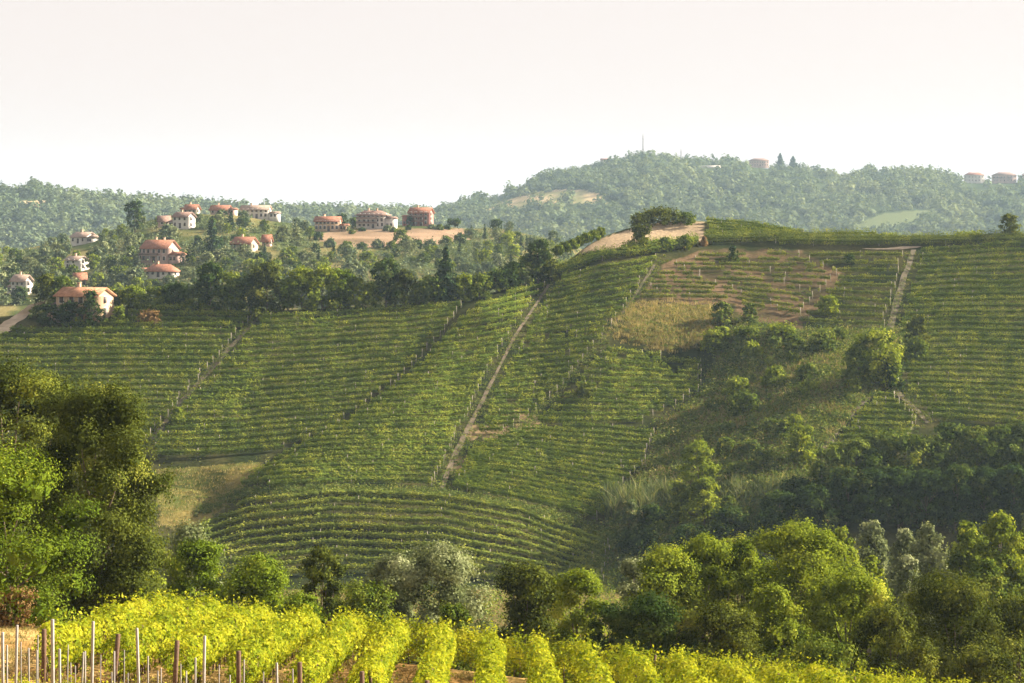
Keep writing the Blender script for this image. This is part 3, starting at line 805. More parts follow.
# low weeds in the gully: leafy clumps
def weeds(name, P, per, spread, hgt, leaf, mat, seed):
    rng = np.random.default_rng(seed)
    k = np.repeat(np.arange(len(P)), per); n = len(k)
    sc = (.5 + rng.random(len(P)) ** 2 * 1.3)[k]
    off = rng.normal(size=(n, 3)) * spread * sc[:, None]
    off[:, 2] = np.abs(rng.normal(size=n)) * hgt * sc * .6 + .05
    N = off + rng.normal(size=(n, 3)) * .5 + np.array([0, 0, .5])
    V, Q = leaf_cards(P[k] + off, N, leaf * rng.uniform(.6, 1.3, n), rng)
    base = rng.random(len(P)); r = np.clip(base[k] * .65 + rng.random(n) * .35, 0, 1)
    return tag(link(name, mesh_np(name, V, Q, None, mat, r)), None, None, None, 'stuff')
x, y = hill_scatter(GULLY, 5200, rng)
weeds('undergrowth', hill_pt(x, y), 34, .8, .95, .20, M['weed'], 5)
x, y = hill_scatter(GULLY, 2200, rng); k = fbm(x / 14, y / 9, 6) > .47
tufts('tall_weeds', hill_pt(x[k], y[k]), 14, .5, 1.1, .10, .4, M['straw'], 6)
hx = rng.uniform(-20, 1044, 9000); hy = rng.uniform(250, 585, 9000)
k = (fbm(hx / 18, hy / 9, 16) > .56) & (hy > tab(hx, CREST) + 16)
weeds('vineyard_weeds', hill_pt(hx[k], hy[k]), 18, .5, .45, .15, M['weed'], 7)
# grass along the edges of the dirt tracks
E = []
for line, w in ((T1, 8), (T3, 14), (T4, 8), (T5, 9), (T6, 9)):
    L_ = [(x, y) for y, x in line]
    for (x0, y0), (x1, y1) in zip(L_[:-1], L_[1:]):
        for q in range(int(math.hypot(x1 - x0, y1 - y0) * 2.2)):
            t = random.random(); sd = random.choice((-1, 1)); E.append((lerp(x0, x1, t) + sd * w * random.uniform(.0, .75), lerp(y0, y1, t)))
E = np.array([e for e in E if 252 < e[1] < 500])
weeds('track_edge_weeds', hill_pt(E[:, 0], E[:, 1]), 16, .35, .4, .13, M['weed'], 8)
# foreground grass
P = []
for q in range(5200):
    d = rng.uniform(46, 97); px = rng.uniform(-40, 620)
    if fbm(px / 50, d / 3, 71) > .46: P.append(place(px, d))
tufts('dry_grass', P, 15, .16, .20, .035, .5, M['straw'], 9)
P = []
for q in range(900):
    d = rng.uniform(47, 70); px = rng.uniform(-40, 330)
    if fbm(px / 40, d / 2.5, 73) > .50: P.append(place(px, d))
weeds('green_weeds', np.array(P), 40, .22, .35, .055, M['vine_near'], 10)
# scrub on the valley floor between the trees
P = [];
for q in range(4600):
    d = rng.uniform(112, 318); px = rng.uniform(-60, 1084); P.append(place(px, d))
weeds('valley_undergrowth', np.array(P), 40, .9, 1.3, .17, M['leaf_mid'], 12)

def reed_bed(px0, px1, py0, py1, n, h, label, seed):
    rng = np.random.default_rng(seed)
    c = on_hill((px0 + px1) / 2, (py0 + py1) / 2)
    x = rng.uniform(px0, px1, n); y = rng.uniform(py0, py1, n)
    P = hill_pt(x, y) - np.array(c)
    clump = fbm(x / 7, y / 7, seed)
    V, Q, T, r = blades(P, h * (.45 + .95 * clump), .30, .30, rng, np.clip(clump * .5 + rng.random(n) * .5, 0, 1))
    # grey pink plumes on the tallest canes
    o = link('reed_bed', mesh_np('reed_bed', V, Q, T, M['reed'], np.concatenate([r, r])), None, c)
    tag(o, label, 'reeds', 'reed beds in the gully')
reed_bed(606, 655, 500, 524, 950, 4.2, 'large clump of tall grey green cane reeds left of the leaning gully tree', 1)
reed_bed(655, 682, 496, 512, 420, 3.4, 'smaller pale clump of canes tucked behind the large reed clump', 2)
reed_bed(722, 800, 490, 506, 800, 3.0, 'long bank of sunlit feathery reeds right of the gully tree', 3)
reed_bed(735, 812, 512, 530, 600, 2.4, 'low shaded reeds at the bottom of the gully bank', 4)

# ------------------------------------------------------------------ trees
def tree_d(name, px, top, wpx, d, kind, mat, label, bark='bark', n=None, leaf_px=2.4, group=None, seed=None, ragged=1.0, girth=1.0, sink=.3, cat='tree'):
    g = place(px, d); g.z -= sink
    H = -(top - HY) / F * d - g.z; W = wpx / F * d
    area = wpx * (H / d * F)
    n = int(n or np.clip(area * 2.0, 900, 52000))
    return make_tree(name, g, kind, W, H, n, leaf_px / F * d * .6, M[mat], M[bark], label, cat, group, seed if seed is not None else int(px * 7 + top), ragged, girth)
def tree_h(name, px, base, top, wpx, kind, mat, label, bark='bark', leaf_px=2.6, group=None, cat='tree', girth=1.0):
    g = on_hill(px, base); d = g.y; g.z -= .2
    H = (base - top) / F * d + .2; W = wpx / F * d
    n = int(np.clip(wpx * (base - top) * 1.5, 260, 6000))
    return make_tree(name, g, kind, W, H, n, leaf_px / F * d * .6, M[mat], M[bark], label, cat, group, int(px * 5 + base), 1.0, girth)

# left edge
tree_d('oak_tree', 98, 390, 150, 104, 'round', 'leaf_olive', 'huge dark olive oak standing above the yellow vines', n=60000, ragged=1.1, girth=.8)
tree_d('oak_tree', 122, 452, 104, 106, 'bush', 'leaf_olive', 'lower leafy side growth at the right foot of the huge oak', n=22000)
tree_d('oak_tree', 52, 376, 92, 120, 'round', 'leaf_olive', 'dark oak wedged between the golden topped and the huge oak', n=20000)
tree_d('oak_tree', 12, 364, 150, 116, 'round', 'leaf_olive', 'golden topped oak rising behind the bright green tree', n=26000)
tree_d('locust_tree', 8, 452, 172, 97, 'bush', 'leaf_bright', 'bright green feathery locust tree at the field edge', n=30000, ragged=1.2)
tree_d('dry_bush', 16, 588, 62, 95, 'bush', 'leaf_rust', 'dry brownish bush at the foot of the locust tree', n=1800, cat='bush')
# bushes behind the yellow vines
tree_d('willow_bush', 188, 528, 84, 150, 'bush', 'leaf_silver', 'pale grey green willow bush beside the huge oak', cat='bush')
tree_d('hazel_bush', 142, 566, 60, 118, 'bush', 'leaf_lime', 'light green bush at the right foot of the huge oak', cat='bush')
tree_d('locust_bush', 200, 542, 86, 124, 'bush', 'leaf_bright', 'rich green rounded bush in front of the pale willow bush', cat='bush')
tree_d('locust_bush', 258, 560, 92, 122, 'bush', 'leaf_bright', 'broad green bush just left of the upright bush', cat='bush')
tree_d('elm_tree', 324, 548, 52, 126, 'round', 'leaf_olive', 'upright olive green small tree between green bushes and silver willow')
tree_d('hazel_bush', 366, 586, 80, 114, 'bush', 'leaf_mid', 'low green bush at the left foot of the silver willow', cat='bush')
tree_d('hazel_bush', 300, 594, 60, 112, 'bush', 'leaf_bright', 'low bright bush under the upright olive tree', cat='bush')
tree_d('silver_willow', 396, 556, 78, 138, 'round', 'leaf_silver', 'left half of the silver willows, grey green and airy', ragged=.9)
tree_d('silver_willow', 444, 547, 116, 134, 'bush', 'leaf_silver', 'widest silver grey willow above the yellow vines', ragged=.9)
tree_d('hazel_bush', 452, 606, 54, 112, 'bush', 'leaf_mid', 'small green bush in front of the widest silver willow', cat='bush')
tree_d('oak_tree', 528, 566, 86, 126, 'round', 'leaf_olive', 'dark leafy tree right of the widest silver willow', ragged=1.1)
tree_d('elm_tree', 578, 572, 66, 120, 'round', 'leaf_lime', 'small yellowish tree between the dark tree and the pale shrub')
tree_d('willow_bush', 634, 560, 50, 140, 'bush', 'leaf_silver', 'small pale willow shrub left of the tall yellow green trees', cat='bush')
tree_d('hazel_bush', 612, 606, 60, 116, 'bush', 'leaf_dark', 'dark low bush in front of the pale willow shrub', cat='bush')
# right-hand belt
tree_d('oak_tree', 668, 552, 92, 134, 'round', 'leaf_lime', 'yellow green tree first in the belt right of the willow shrub', ragged=1.1)
tree_d('elm_tree', 704, 538, 84, 138, 'round', 'leaf_lime', 'rounded yellow green tree second in the near belt')
tree_d('elm_tree', 742, 541, 84, 140, 'round', 'leaf_lime', 'yellow green tree left of the tallest belt tree')
tree_d('elm_tree', 800, 524, 112, 136, 'round', 'leaf_lime', 'tallest yellow green tree of the near belt', ragged=1.1)
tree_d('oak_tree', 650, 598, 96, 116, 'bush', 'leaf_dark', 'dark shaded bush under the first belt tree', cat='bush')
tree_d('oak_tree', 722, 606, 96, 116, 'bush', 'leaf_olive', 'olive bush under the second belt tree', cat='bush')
tree_d('elm_tree', 770, 588, 76, 120, 'bush', 'leaf_lime', 'lower leafy bush at the foot of the tallest belt tree', cat='bush')
tree_d('elm_tree', 850, 575, 84, 124, 'round', 'leaf_lime', 'yellow green tree right of the tallest belt tree')
tree_d('walnut_tree', 950, 578, 124, 122, 'round', 'leaf_olive', 'broad dark olive walnut tree at the end of the belt', ragged=1.2)
tree_d('walnut_tree', 890, 606, 84, 116, 'bush', 'leaf_olive', 'olive bush left of the broad walnut tree', cat='bush')
tree_d('walnut_tree', 1016, 602, 92, 124, 'round', 'leaf_olive', 'olive tree at the right edge beside the walnut tree')
tree_d('hazel_bush', 985, 650, 80, 114, 'bush', 'leaf_olive', 'low bush under the broad walnut tree', cat='bush')
tree_d('hazel_bush', 822, 640, 90, 112, 'bush', 'leaf_mid', 'low dark green bush in front of the tallest belt tree', cat='bush')
# poplars and willows farther down in the valley
for px, top, w, d, mat, lab in ((842, 528, 48, 205, 'leaf_lime', 'slim yellow green poplar first left in the valley group'), (872, 522, 50, 215, 'leaf_silver', 'grey green poplar behind the belt, second from left'),
        (905, 528, 46, 208, 'leaf_silver', 'grey poplar in the middle of the valley group'), (928, 524, 52, 198, 'leaf_silver', 'pale grey willow just left of the light poplars'), (908, 556, 52, 178, 'leaf_silver', 'low pale silver willow above the walnut tree'),
        (968, 522, 58, 205, 'leaf_lime', 'light green poplar left of the broadest one'), (1000, 513, 66, 198, 'leaf_lime', 'broadest light green poplar near the right edge'), (1034, 520, 60, 202, 'leaf_lime', 'light green poplar cut by the right edge'),
        (985, 560, 70, 172, 'leaf_mid', 'mid green poplar in front of the light green poplars'), (870, 556, 50, 170, 'leaf_lime', 'short yellow green poplar behind the leafy belt')):
    tree_d('poplar_tree', px, top, w, d, 'poplar', mat, lab, bark='bark_pale', leaf_px=2.8)
# thicket at the hill foot: locusts with thin trunks, the lower line given darker leaves as painted shade
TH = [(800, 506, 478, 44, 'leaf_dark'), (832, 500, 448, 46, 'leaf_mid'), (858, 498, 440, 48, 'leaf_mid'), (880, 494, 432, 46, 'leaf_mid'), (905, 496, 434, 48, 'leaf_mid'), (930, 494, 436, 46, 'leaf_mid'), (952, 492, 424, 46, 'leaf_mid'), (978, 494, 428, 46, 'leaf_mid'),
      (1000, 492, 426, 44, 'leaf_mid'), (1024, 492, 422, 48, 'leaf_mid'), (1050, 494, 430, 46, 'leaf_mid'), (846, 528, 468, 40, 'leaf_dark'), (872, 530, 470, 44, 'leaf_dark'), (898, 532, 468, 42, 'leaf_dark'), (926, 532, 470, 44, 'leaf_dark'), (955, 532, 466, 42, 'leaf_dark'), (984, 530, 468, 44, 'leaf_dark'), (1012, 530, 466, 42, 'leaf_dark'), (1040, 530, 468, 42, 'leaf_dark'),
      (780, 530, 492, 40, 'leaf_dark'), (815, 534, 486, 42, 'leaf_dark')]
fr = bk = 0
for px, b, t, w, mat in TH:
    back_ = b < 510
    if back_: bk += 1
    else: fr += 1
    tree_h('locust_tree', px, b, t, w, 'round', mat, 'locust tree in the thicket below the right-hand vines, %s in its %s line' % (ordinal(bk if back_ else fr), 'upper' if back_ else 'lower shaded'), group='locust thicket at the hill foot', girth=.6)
# gully and slope shrubs
for px, b, t, w, kind, mat, lab in (
        (696, 524, 441, 46, 'bush', 'leaf_lime', 'tall golden olive tree standing alone among the reeds'), (706, 528, 478, 34, 'bush', 'leaf_lime', 'light green shrub at the foot of the lone gully tree'), (680, 526, 484, 30, 'bush', 'leaf_mid', 'dark shrub between the lone gully tree and reeds'),
        (738, 402, 378, 30, 'bush', 'leaf_lime', 'pale topped shrub in the upper gully'), (744, 416, 392, 34, 'bush', 'leaf_mid', 'darker shrub under the pale topped gully shrub'), (776, 388, 366, 26, 'bush', 'leaf_lime', 'small bright shrub on the gully slope'), (800, 462, 426, 36, 'bush', 'leaf_lime', 'bright green shrub beside the short dirt bank'),
        (784, 440, 420, 18, 'bush', 'leaf_mid', 'tiny shrub left of the bright shrub by the dirt bank'), (822, 512, 464, 11, 'cypress', 'leaf_dark', 'thin dark cypress in front of the thicket'), (855, 396, 378, 18, 'bush', 'leaf_lime', 'little light shrub at the top of the dirt bank'),
        (876, 386, 330, 52, 'bush', 'leaf_lime', 'large bright bush below the upper right track'), (858, 388, 344, 38, 'bush', 'leaf_mid', 'darker bush joined to the large bright one'), (888, 388, 352, 34, 'bush', 'leaf_dark', 'dark bush on the track side of the large bush'), (918, 354, 316, 26, 'bush', 'leaf_olive', 'rusty olive bush in the right-hand vines'),
        (916, 362, 338, 30, 'bush', 'leaf_mid', 'low green bush under the rusty olive bush'), (829, 316, 296, 22, 'bush', 'leaf_lime', 'round light bush in the ragged plot'), (722, 324, 302, 22, 'bush', 'leaf_mid', 'dark round bush at the end of the straw slope'), (749, 322, 303, 16, 'bush', 'leaf_mid', 'small dark bush right of the straw slope'),
        (746, 344, 326, 30, 'bush', 'leaf_mid', 'low green bush below the straw slope end'), (782, 340, 324, 34, 'bush', 'leaf_lime', 'wide light green bush below the ragged plot'), (822, 352, 330, 34, 'bush', 'leaf_mid', 'green bush between the wide bush and the large bright bush'), (712, 352, 330, 26, 'bush', 'leaf_lime', 'yellowish bush on the lower edge of the straw slope'),
        (178, 424, 408, 16, 'bush', 'leaf_lime', 'small light bush low on the diagonal path'), (586, 400, 384, 20, 'bush', 'leaf_olive', 'olive shrub among the broken vine rows'), (762, 472, 450, 28, 'bush', 'weed', 'weedy shrub on the gully bank'), (740, 480, 462, 30, 'bush', 'weed', 'second weedy shrub lower on the gully bank'),
        (652, 530, 505, 34, 'bush', 'leaf_dark', 'dark shrub under the reed clump'), (730, 540, 508, 44, 'bush', 'leaf_dark', 'dark scrub right of the lone gully tree'), (770, 542, 512, 44, 'bush', 'leaf_dark', 'dark scrub below the sunlit reeds'), (640, 556, 528, 50, 'bush', 'leaf_dark', 'dark scrub at the end of the pale strip'), (690, 556, 526, 50, 'bush', 'leaf_dark', 'dark scrub behind the near belt'),
        (258, 322, 308, 14, 'bush', 'leaf_olive', 'little bush at the top of the diagonal path'), (150, 324, 310, 26, 'bush', 'leaf_rust', 'russet shrub above the farmhouse vines'), (630, 540, 500, 26, 'bush', 'reed', 'pale dry shrub at the left end of the reeds')):
    tree_h('cypress_tree' if kind == 'cypress' else 'oak_tree' if kind == 'round' else 'shrub', px, b, t, w, kind, mat, lab, cat='tree' if kind != 'bush' else 'bush')

rng = np.random.default_rng(19)
gx, gy = hill_scatter([(735, 322), (800, 332), (860, 340), (850, 400), (815, 455), (800, 520), (700, 540), (640, 540), (625, 520), (660, 500), (655, 440), (668, 420), (705, 395), (715, 355)], 46, rng)
for x_, y_ in zip(gx, gy):
    g = on_hill(x_, y_); g.z -= .2; k_ = g.y / F
    W_ = rng.uniform(10, 24); H_ = W_ * rng.uniform(.55, .95)
    proto_tree('shrub', g, 'bush', W_ * k_, H_ * k_, ('leaf_mid', 'leaf_lime', 'weed', 'weed', 'leaf_mid')[rng.integers(0, 5)], 'self sown green shrub in the weedy gully', 'bush', 'self sown shrubs in the gully', int(rng.integers(0, 3)), 700, .075)
# tree line on the ridge behind the left blocks
RIDGE = [(112, 306, 288, 30, 'leaf_mid'), (134, 307, 286, 30, 'leaf_lime'), (156, 306, 287, 28, 'leaf_mid'), (176, 307, 283, 30, 'leaf_dark'), (194, 309, 286, 28, 'leaf_mid'), (211, 311, 263, 32, 'leaf_dark'), (230, 313, 272, 30, 'leaf_mid'), (249, 314, 274, 30, 'leaf_dark'), (267, 313, 262, 40, 'leaf_olive'), (288, 311, 278, 28, 'leaf_bright'),
         (302, 310, 268, 34, 'leaf_lime'), (322, 310, 266, 36, 'leaf_lime'), (340, 309, 270, 32, 'leaf_bright'), (356, 309, 277, 28, 'leaf_lime'), (371, 308, 282, 24, 'leaf_mid'), (386, 307, 259, 30, 'leaf_dark'), (404, 306, 271, 34, 'leaf_olive'), (420, 306, 282, 22, 'leaf_mid'), (434, 305, 276, 26, 'leaf_mid'),
         (464, 302, 274, 26, 'leaf_lime'), (480, 298, 274, 24, 'leaf_mid'), (496, 293, 270, 26, 'leaf_dark'), (512, 289, 262, 28, 'leaf_dark'), (526, 284, 256, 28, 'leaf_mid'), (538, 283, 240, 26, 'leaf_dark'), (550, 280, 258, 24, 'leaf_olive')]
for k, (px, b, t, w, mat) in enumerate(RIDGE):
    tone = {'leaf_mid': 'mid green', 'leaf_lime': 'yellow green', 'leaf_dark': 'dark green', 'leaf_olive': 'olive', 'leaf_bright': 'bright green'}[mat]
    tree_h('ridge_tree', px, b, t, w * 1.08, 'bush' if k % 3 else 'round', mat, '%s tree in the line behind the left vineyard, %s from the farmhouse' % (tone, ordinal(k + 1)), group='trees along the ridge', leaf_px=2.4)
tree_h('spruce_tree', 446, 304, 247, 32, 'conifer', 'leaf_conifer', 'tall dark conifer rising above the ridge trees')
# around the farmhouse and on the crest
for px, b, t, w, kind, mat, lab in ((46, 306, 274, 30, 'bush', 'leaf_olive', 'olive tree left of the farmhouse'), (91, 327, 291, 27, 'bush', 'leaf_dark', 'dark ivy like bush covering the farmhouse front'), (70, 327, 301, 28, 'bush', 'leaf_dark', 'dark low bush by the farmhouse left corner'), (50, 326, 304, 26, 'bush', 'leaf_dark', 'dark shrub below the farmhouse lean-to'),
        (119, 324, 306, 16, 'bush', 'leaf_lime', 'small light shrub right of the farmhouse gable'), (77, 329, 317, 14, 'bush', 'leaf_lime', 'tiny light shrub in front of the farmhouse'), (106, 328, 318, 14, 'bush', 'leaf_mid', 'tiny green shrub before the farmhouse gable'), (62, 300, 276, 26, 'bush', 'leaf_mid', 'green tree behind the farmhouse roof'), (38, 318, 306, 20, 'bush', 'leaf_mid', 'shrub beside the pale dirt road'),
        (640, 250, 225, 30, 'bush', 'leaf_olive', 'spreading olive tree in the tan crest field'), (664, 251, 237, 18, 'bush', 'leaf_mid', 'green bush right of the spreading crest tree'), (685, 249, 235, 14, 'bush', 'leaf_mid', 'round dark bush at the right of the tan field'), (704, 246, 236, 7, 'cypress', 'leaf_rust', 'small brown conifer beside the tan field'),
        (1010, 238, 214, 24, 'bush', 'leaf_olive', 'dark round tree on the right-hand crest'), (886, 240, 233, 24, 'bush', 'leaf_lime', 'light bush on the crest above the upper track'), (970, 238, 231, 30, 'bush', 'leaf_lime', 'low light bush left of the dark crest tree'),
        (660, 224, 207, 38, 'bush', 'leaf_olive', 'wide dark crowned tree behind the tan field'), (640, 226, 213, 24, 'bush', 'leaf_olive', 'left companion of the wide crowned crest tree'), (684, 224, 212, 26, 'bush', 'leaf_mid', 'right companion of the wide crowned crest tree'), (733, 262, 246, 12, 'bush', 'leaf_dark', 'small dark tree above the bare terraces'), (850, 264, 254, 14, 'bush', 'leaf_dark', 'dark bush at the top of the ragged plot')):
    tree_h('shrub' if 'shrub' in lab or 'bush' in lab else 'cypress_tree' if kind == 'cypress' else 'broadleaf_tree', px, b, t, w, kind, mat, lab, cat='bush' if 'shrub' in lab or 'bush' in lab else 'tree', leaf_px=2.2)
OL = [(558, 252, 13), (565, 249, 13), (572, 246, 13), (579, 243, 14), (586, 240, 14), (593, 237, 14), (600, 234, 13)]
for k, (px, b, w) in enumerate(OL):
    proto_tree('olive_tree', on_hill(px, b + 3), 'bush', w / F * 470, 9.5 / F * 470, 'leaf_mid', 'round orchard tree left of the tan field, %s from the bottom' % ordinal(k + 1), 'tree', 'orchard trees left of the tan field', k % 3, 700, .06)

# ------------------------------------------------------------------ houses
def wallm(name, c): M[name] = plain_mat(name, c, .9, .14, .35, .1)
wallm('plaster_white', (.46, .43, .40)); wallm('plaster_cream', (.43, .37, .29)); wallm('plaster_pink', (.38, .27, .23)); wallm('plaster_red', (.25, .12, .10)); wallm('plaster_grey', (.48, .46, .43)); wallm('plaster_ochre', (.40, .28, .18)); wallm('old_brick', (.36, .25, .17))
M['tile_red'] = roof_mat('tile_red', (.23, .10, .06)); M['tile_brown'] = roof_mat('tile_brown', (.19, .12, .095)); M['tile_orange'] = roof_mat('tile_orange', (.34, .17, .095)); M['tile_pale'] = roof_mat('tile_pale', (.26, .19, .15))
M['shutter'] = plain_mat('dark_shutter', (.07, .055, .05), .6, .2, 3); M['frame'] = plain_mat('window_frame', (.6, .57, .52), .7, .1, 3)
M['shade'] = plain_mat('porch_boards', (.14, .10, .08), .8, .2, 2)
def house(name, loc, rot, w, dp, floors, roof, wall, tile, label, rh=None, cols=4, balcony=False, chimney=1, fh=2.9, overhang=.6, cat='house', wing=0, door=True):
    root = link(name, None, None, loc); root.rotation_euler.z = -math.radians(rot)
    tag(root, label, cat)
    h = floors * fh; rh = rh or dp * .22
    x, y = w / 2, dp / 2
    b = MB(); V = [(-x, -y, -2.5), (x, -y, -2.5), (x, y, -2.5), (-x, y, -2.5), (-x, -y, h), (x, -y, h), (x, y, h), (-x, y, h)]
    b.add(V, [(0, 1, 5, 4), (1, 2, 6, 5), (2, 3, 7, 6), (3, 0, 4, 7)])
    o = overhang
    if roof == 'gable':
        b.add([(-x, -y, h), (-x, y, h), (-x, 0, h + rh - .08), (x, -y, h), (x, y, h), (x, 0, h + rh - .08)], None, [(0, 1, 2), (4, 3, 5)])
    link('wall', b.mesh('wall', M[wall]), root)
    r = MB(); sl = rh / y; t = .22
    e = h - sl * o + .02
    if roof == 'gable':
        prof = [(-y - o, e), (0, h + rh + .02), (y + o, e), (y + o, e + t), (0, h + rh + t + .04), (-y - o, e + t)]
        n = len(prof)
        r.add([(-x - o, a, c) for a, c in prof] + [(x + o, a, c) for a, c in prof], [(i, i + n, (i + 1) % n + n, (i + 1) % n) for i in range(n)] + [(0, 1, 4, 5), (1, 2, 3, 4), (n, n + 5, n + 4, n + 1), (n + 1, n + 4, n + 3, n + 2)])
    else:
        rl = max(x - y * .9, .4)
        A = [(-x - o, -y - o, e), (x + o, -y - o, e), (x + o, y + o, e), (-x - o, y + o, e)]
        B = [(a, c, d + t) for a, c, d in A]; R = [(-rl, 0, h + rh + t), (rl, 0, h + rh + t)]
        r.add(A + B + R, [(0, 3, 2, 1), (0, 1, 5, 4), (1, 2, 6, 5), (2, 3, 7, 6), (3, 0, 4, 7), (4, 5, 9, 8), (6, 7, 8, 9)], [(5, 6, 9), (7, 4, 8)])
    ro = link('roof', r.mesh('roof', M[tile]), root)
    for k in range(chimney):
        c = MB(); cx = (-.5 + k * .9) * x * .7; c.box(cx - .35, cx + .35, .4 - .3, .4 + .3, h + .2, h + rh + 1.1); c.box(cx - .45, cx + .45, .4 - .4, .4 + .4, h + rh + 1.102, h + rh + 1.25)
        link('chimney', c.mesh('chimney', M['old_brick']), ro)
    def win(cx, cz, ww, wh, side):
        f = MB(); p = MB()
        if side == 'f':
            f.box(cx - ww / 2 - .12, cx + ww / 2 + .12, -y - .05, -y + .02, cz - .12, cz + wh + .12); p.box(cx - ww / 2, cx + ww / 2, -y - .09, -y - .052, cz, cz + wh)
        else:
            f.box(x - .02, x + .05, cx - ww / 2 - .12, cx + ww / 2 + .12, cz - .12, cz + wh + .12); p.box(x + .052, x + .09, cx - ww / 2, cx + ww / 2, cz, cz + wh)
        fo = link('window', f.mesh('window', M['frame']), root); link('shutter', p.mesh('shutter', M['shutter']), fo)
    for fl in range(floors):
        for c in range(cols):
            if fl == 0 and door and c == cols // 2: continue
            win(-x + (c + .5 + random.uniform(-.08, .08)) * w / cols, fl * fh + .95, 1.1, 1.45, 'f')
        for c in range(max(1, int(dp // 4))):
            win(-y + (c + .5) * dp / max(1, int(dp // 4)), fl * fh + .95, 1.0, 1.4, 's')
    if door:
        c = -x + (cols // 2 + .5) * w / cols
        d_ = MB(); d_.box(c - .6, c + .6, -y - .07, -y + .02, 0.0, 2.2); link('door', d_.mesh('door', M['shutter']), root)
    if wing:
        ww, wd, wh = w * .34, dp * .78, max(2.6, h - fh * .9 if floors > 1 else h * .82)
        a, c = (x + .004, x + ww) if wing > 0 else (-x - ww, -x - .004)
        wb2 = MB(); wb2.box(a, c, -wd / 2, wd / 2, -2.5, wh); wo = link('wing', wb2.mesh('wing', M[wall]), root)
        r2 = MB(); o2 = .5; zz = wh + wd * .2
        lo_, hi_ = (a, c + o2) if wing > 0 else (a - o2, c)
        r2.add([(lo_, -wd / 2 - o2, wh - .1), (hi_, -wd / 2 - o2, wh - .1), (hi_, 0, zz), (lo_, 0, zz), (lo_, wd / 2 + o2, wh - .1), (hi_, wd / 2 + o2, wh - .1), (lo_, 0, wh - .1), (hi_, 0, wh - .1)],
               [(0, 1, 2, 3), (3, 2, 5, 4), (0, 6, 7, 1), (6, 4, 5, 7)], [(0, 3, 6), (6, 3, 4), (1, 7, 2), (7, 5, 2)])
        link('wing_roof', r2.mesh('wing_roof', M[tile]), wo)
        for q in (.3, .7):
            p2 = MB(); cx = lerp(a, c, q); p2.box(cx - .55, cx + .55, -wd / 2 - .06, -wd / 2 + .02, .9, 2.2); link('window', p2.mesh('window', M['shutter']), wo)
    if balcony:
        for fl in range(1, floors):
            s = MB(); s.box(-x, x * .55, -y - 1.5, -y - .003, fl * fh - .2, fl * fh); bo = link('balcony', s.mesh('balcony', M[wall]), root)
            rl_ = MB(); rl_.box(-x, x * .55, -y - 1.5, -y - 1.42, fl * fh + .003, fl * fh + .95); link('railing', rl_.mesh('railing', M['shade']), bo)
            for q in (-x + .2, -x * .2, x * .5):
                pl = MB(); pl.box(q - .12, q + .12, -y - 1.4, -y - 1.16, fl * fh - fh, fl * fh - .203); link('pillar', pl.mesh('pillar', M['plaster_white']), bo)
    return root
VS = [103]; FS = [106]
def vil_at(px, py): return hit(px, py, VS)
HOUSES = []
def vhouse(px, py, wpx, floors, roof, wall, tile, label, rot=0, dpr=.6, **k):
    k['fh'] = k.get('fh', 2.9) * .84; k['rh'] = k.get('rh', 2.2) * .9
    wpx *= .80 if k.get('wing') else .92; p = vil_at(px, py); w = wpx / F * p.y
    HOUSES.append((px, py, wpx, p.y))
    return house('house', p, rot, w, w * dpr, floors, roof, wall, tile, label, **k)
# the farmhouse on the vineyard's shoulder
fp = on_hill(85, 318)
fh_ = house('farmhouse', fp, 24, 10.6, 6.4, 2, 'gable', 'plaster_ochre', 'tile_orange', 'old farmhouse with orange tiled roof and sunlit gable by the vineyard', rh=1.6, cols=4, chimney=1, fh=2.45, overhang=.5)
ln = MB(); ln.box(-8.6, -5.303, -2.2, 2.4, -1.5, 2.3); ann = link('lean_to', ln.mesh('lean_to', M['old_brick']), fh_)
lr = MB(); lr.add([(-9.0, -2.8, 1.95), (-5.30, -2.8, 3.5), (-5.30, 2.9, 3.5), (-9.0, 2.9, 1.95), (-9.0, -2.8, 2.15), (-5.30, -2.8, 3.7), (-5.30, 2.9, 3.7), (-9.0, 2.9, 2.15)], [(3, 2, 1, 0), (4, 5, 6, 7), (0, 1, 5, 4), (1, 2, 6, 5), (2, 3, 7, 6), (3, 0, 4, 7)])
link('lean_to_roof', lr.mesh('lean_to_roof', M['tile_brown']), ann)

vhouse(160, 262, 40, 2, 'gable', 'plaster_pink', 'tile_red', 'large pink villa with red roof and balconies in the village', 28, .62, cols=5, balcony=True, fh=3.3, rh=3.2, chimney=2, wing=1)
vhouse(162, 277, 40, 1, 'hip', 'plaster_white', 'tile_red', 'low white house with red hipped roof below the pink villa', 24, .42, cols=5, rh=2.4, wing=-1)
vhouse(84, 243, 26, 1, 'gable', 'plaster_white', 'tile_pale', 'white villa with shallow pale roof among dark trees', 34, .8, fh=3.4, cols=3, rh=2.2, wing=1)
vhouse(77, 270, 20, 2, 'gable', 'plaster_grey', 'tile_pale', 'small grey gabled house below the white villa', 36, .9, cols=2, rh=1.6, fh=2.3)
vhouse(184, 228, 23, 2, 'gable', 'plaster_white', 'tile_brown', 'white house with brown roof high in the village', 30, .7, cols=3, rh=2, wing=-1)
vhouse(164, 226, 12, 1, 'gable', 'plaster_pink', 'tile_brown', 'small pink gabled house left of the brown roofed one', -15, .7, cols=2, chimney=0)
vhouse(192, 211, 18, 1, 'gable', 'plaster_cream', 'tile_red', 'distant cream house with red roof above the village', 26, .5, cols=3, wing=-1)
vhouse(221, 213, 25, 1, 'gable', 'plaster_pink', 'tile_red', 'distant pink house right of the cream one', 22, .5, cols=3, wing=1)
vhouse(256, 217, 36, 2, 'gable', 'plaster_white', 'tile_pale', 'long white building near the top of the village', 12, .35, cols=6, rh=2, fh=2.6, wing=1)
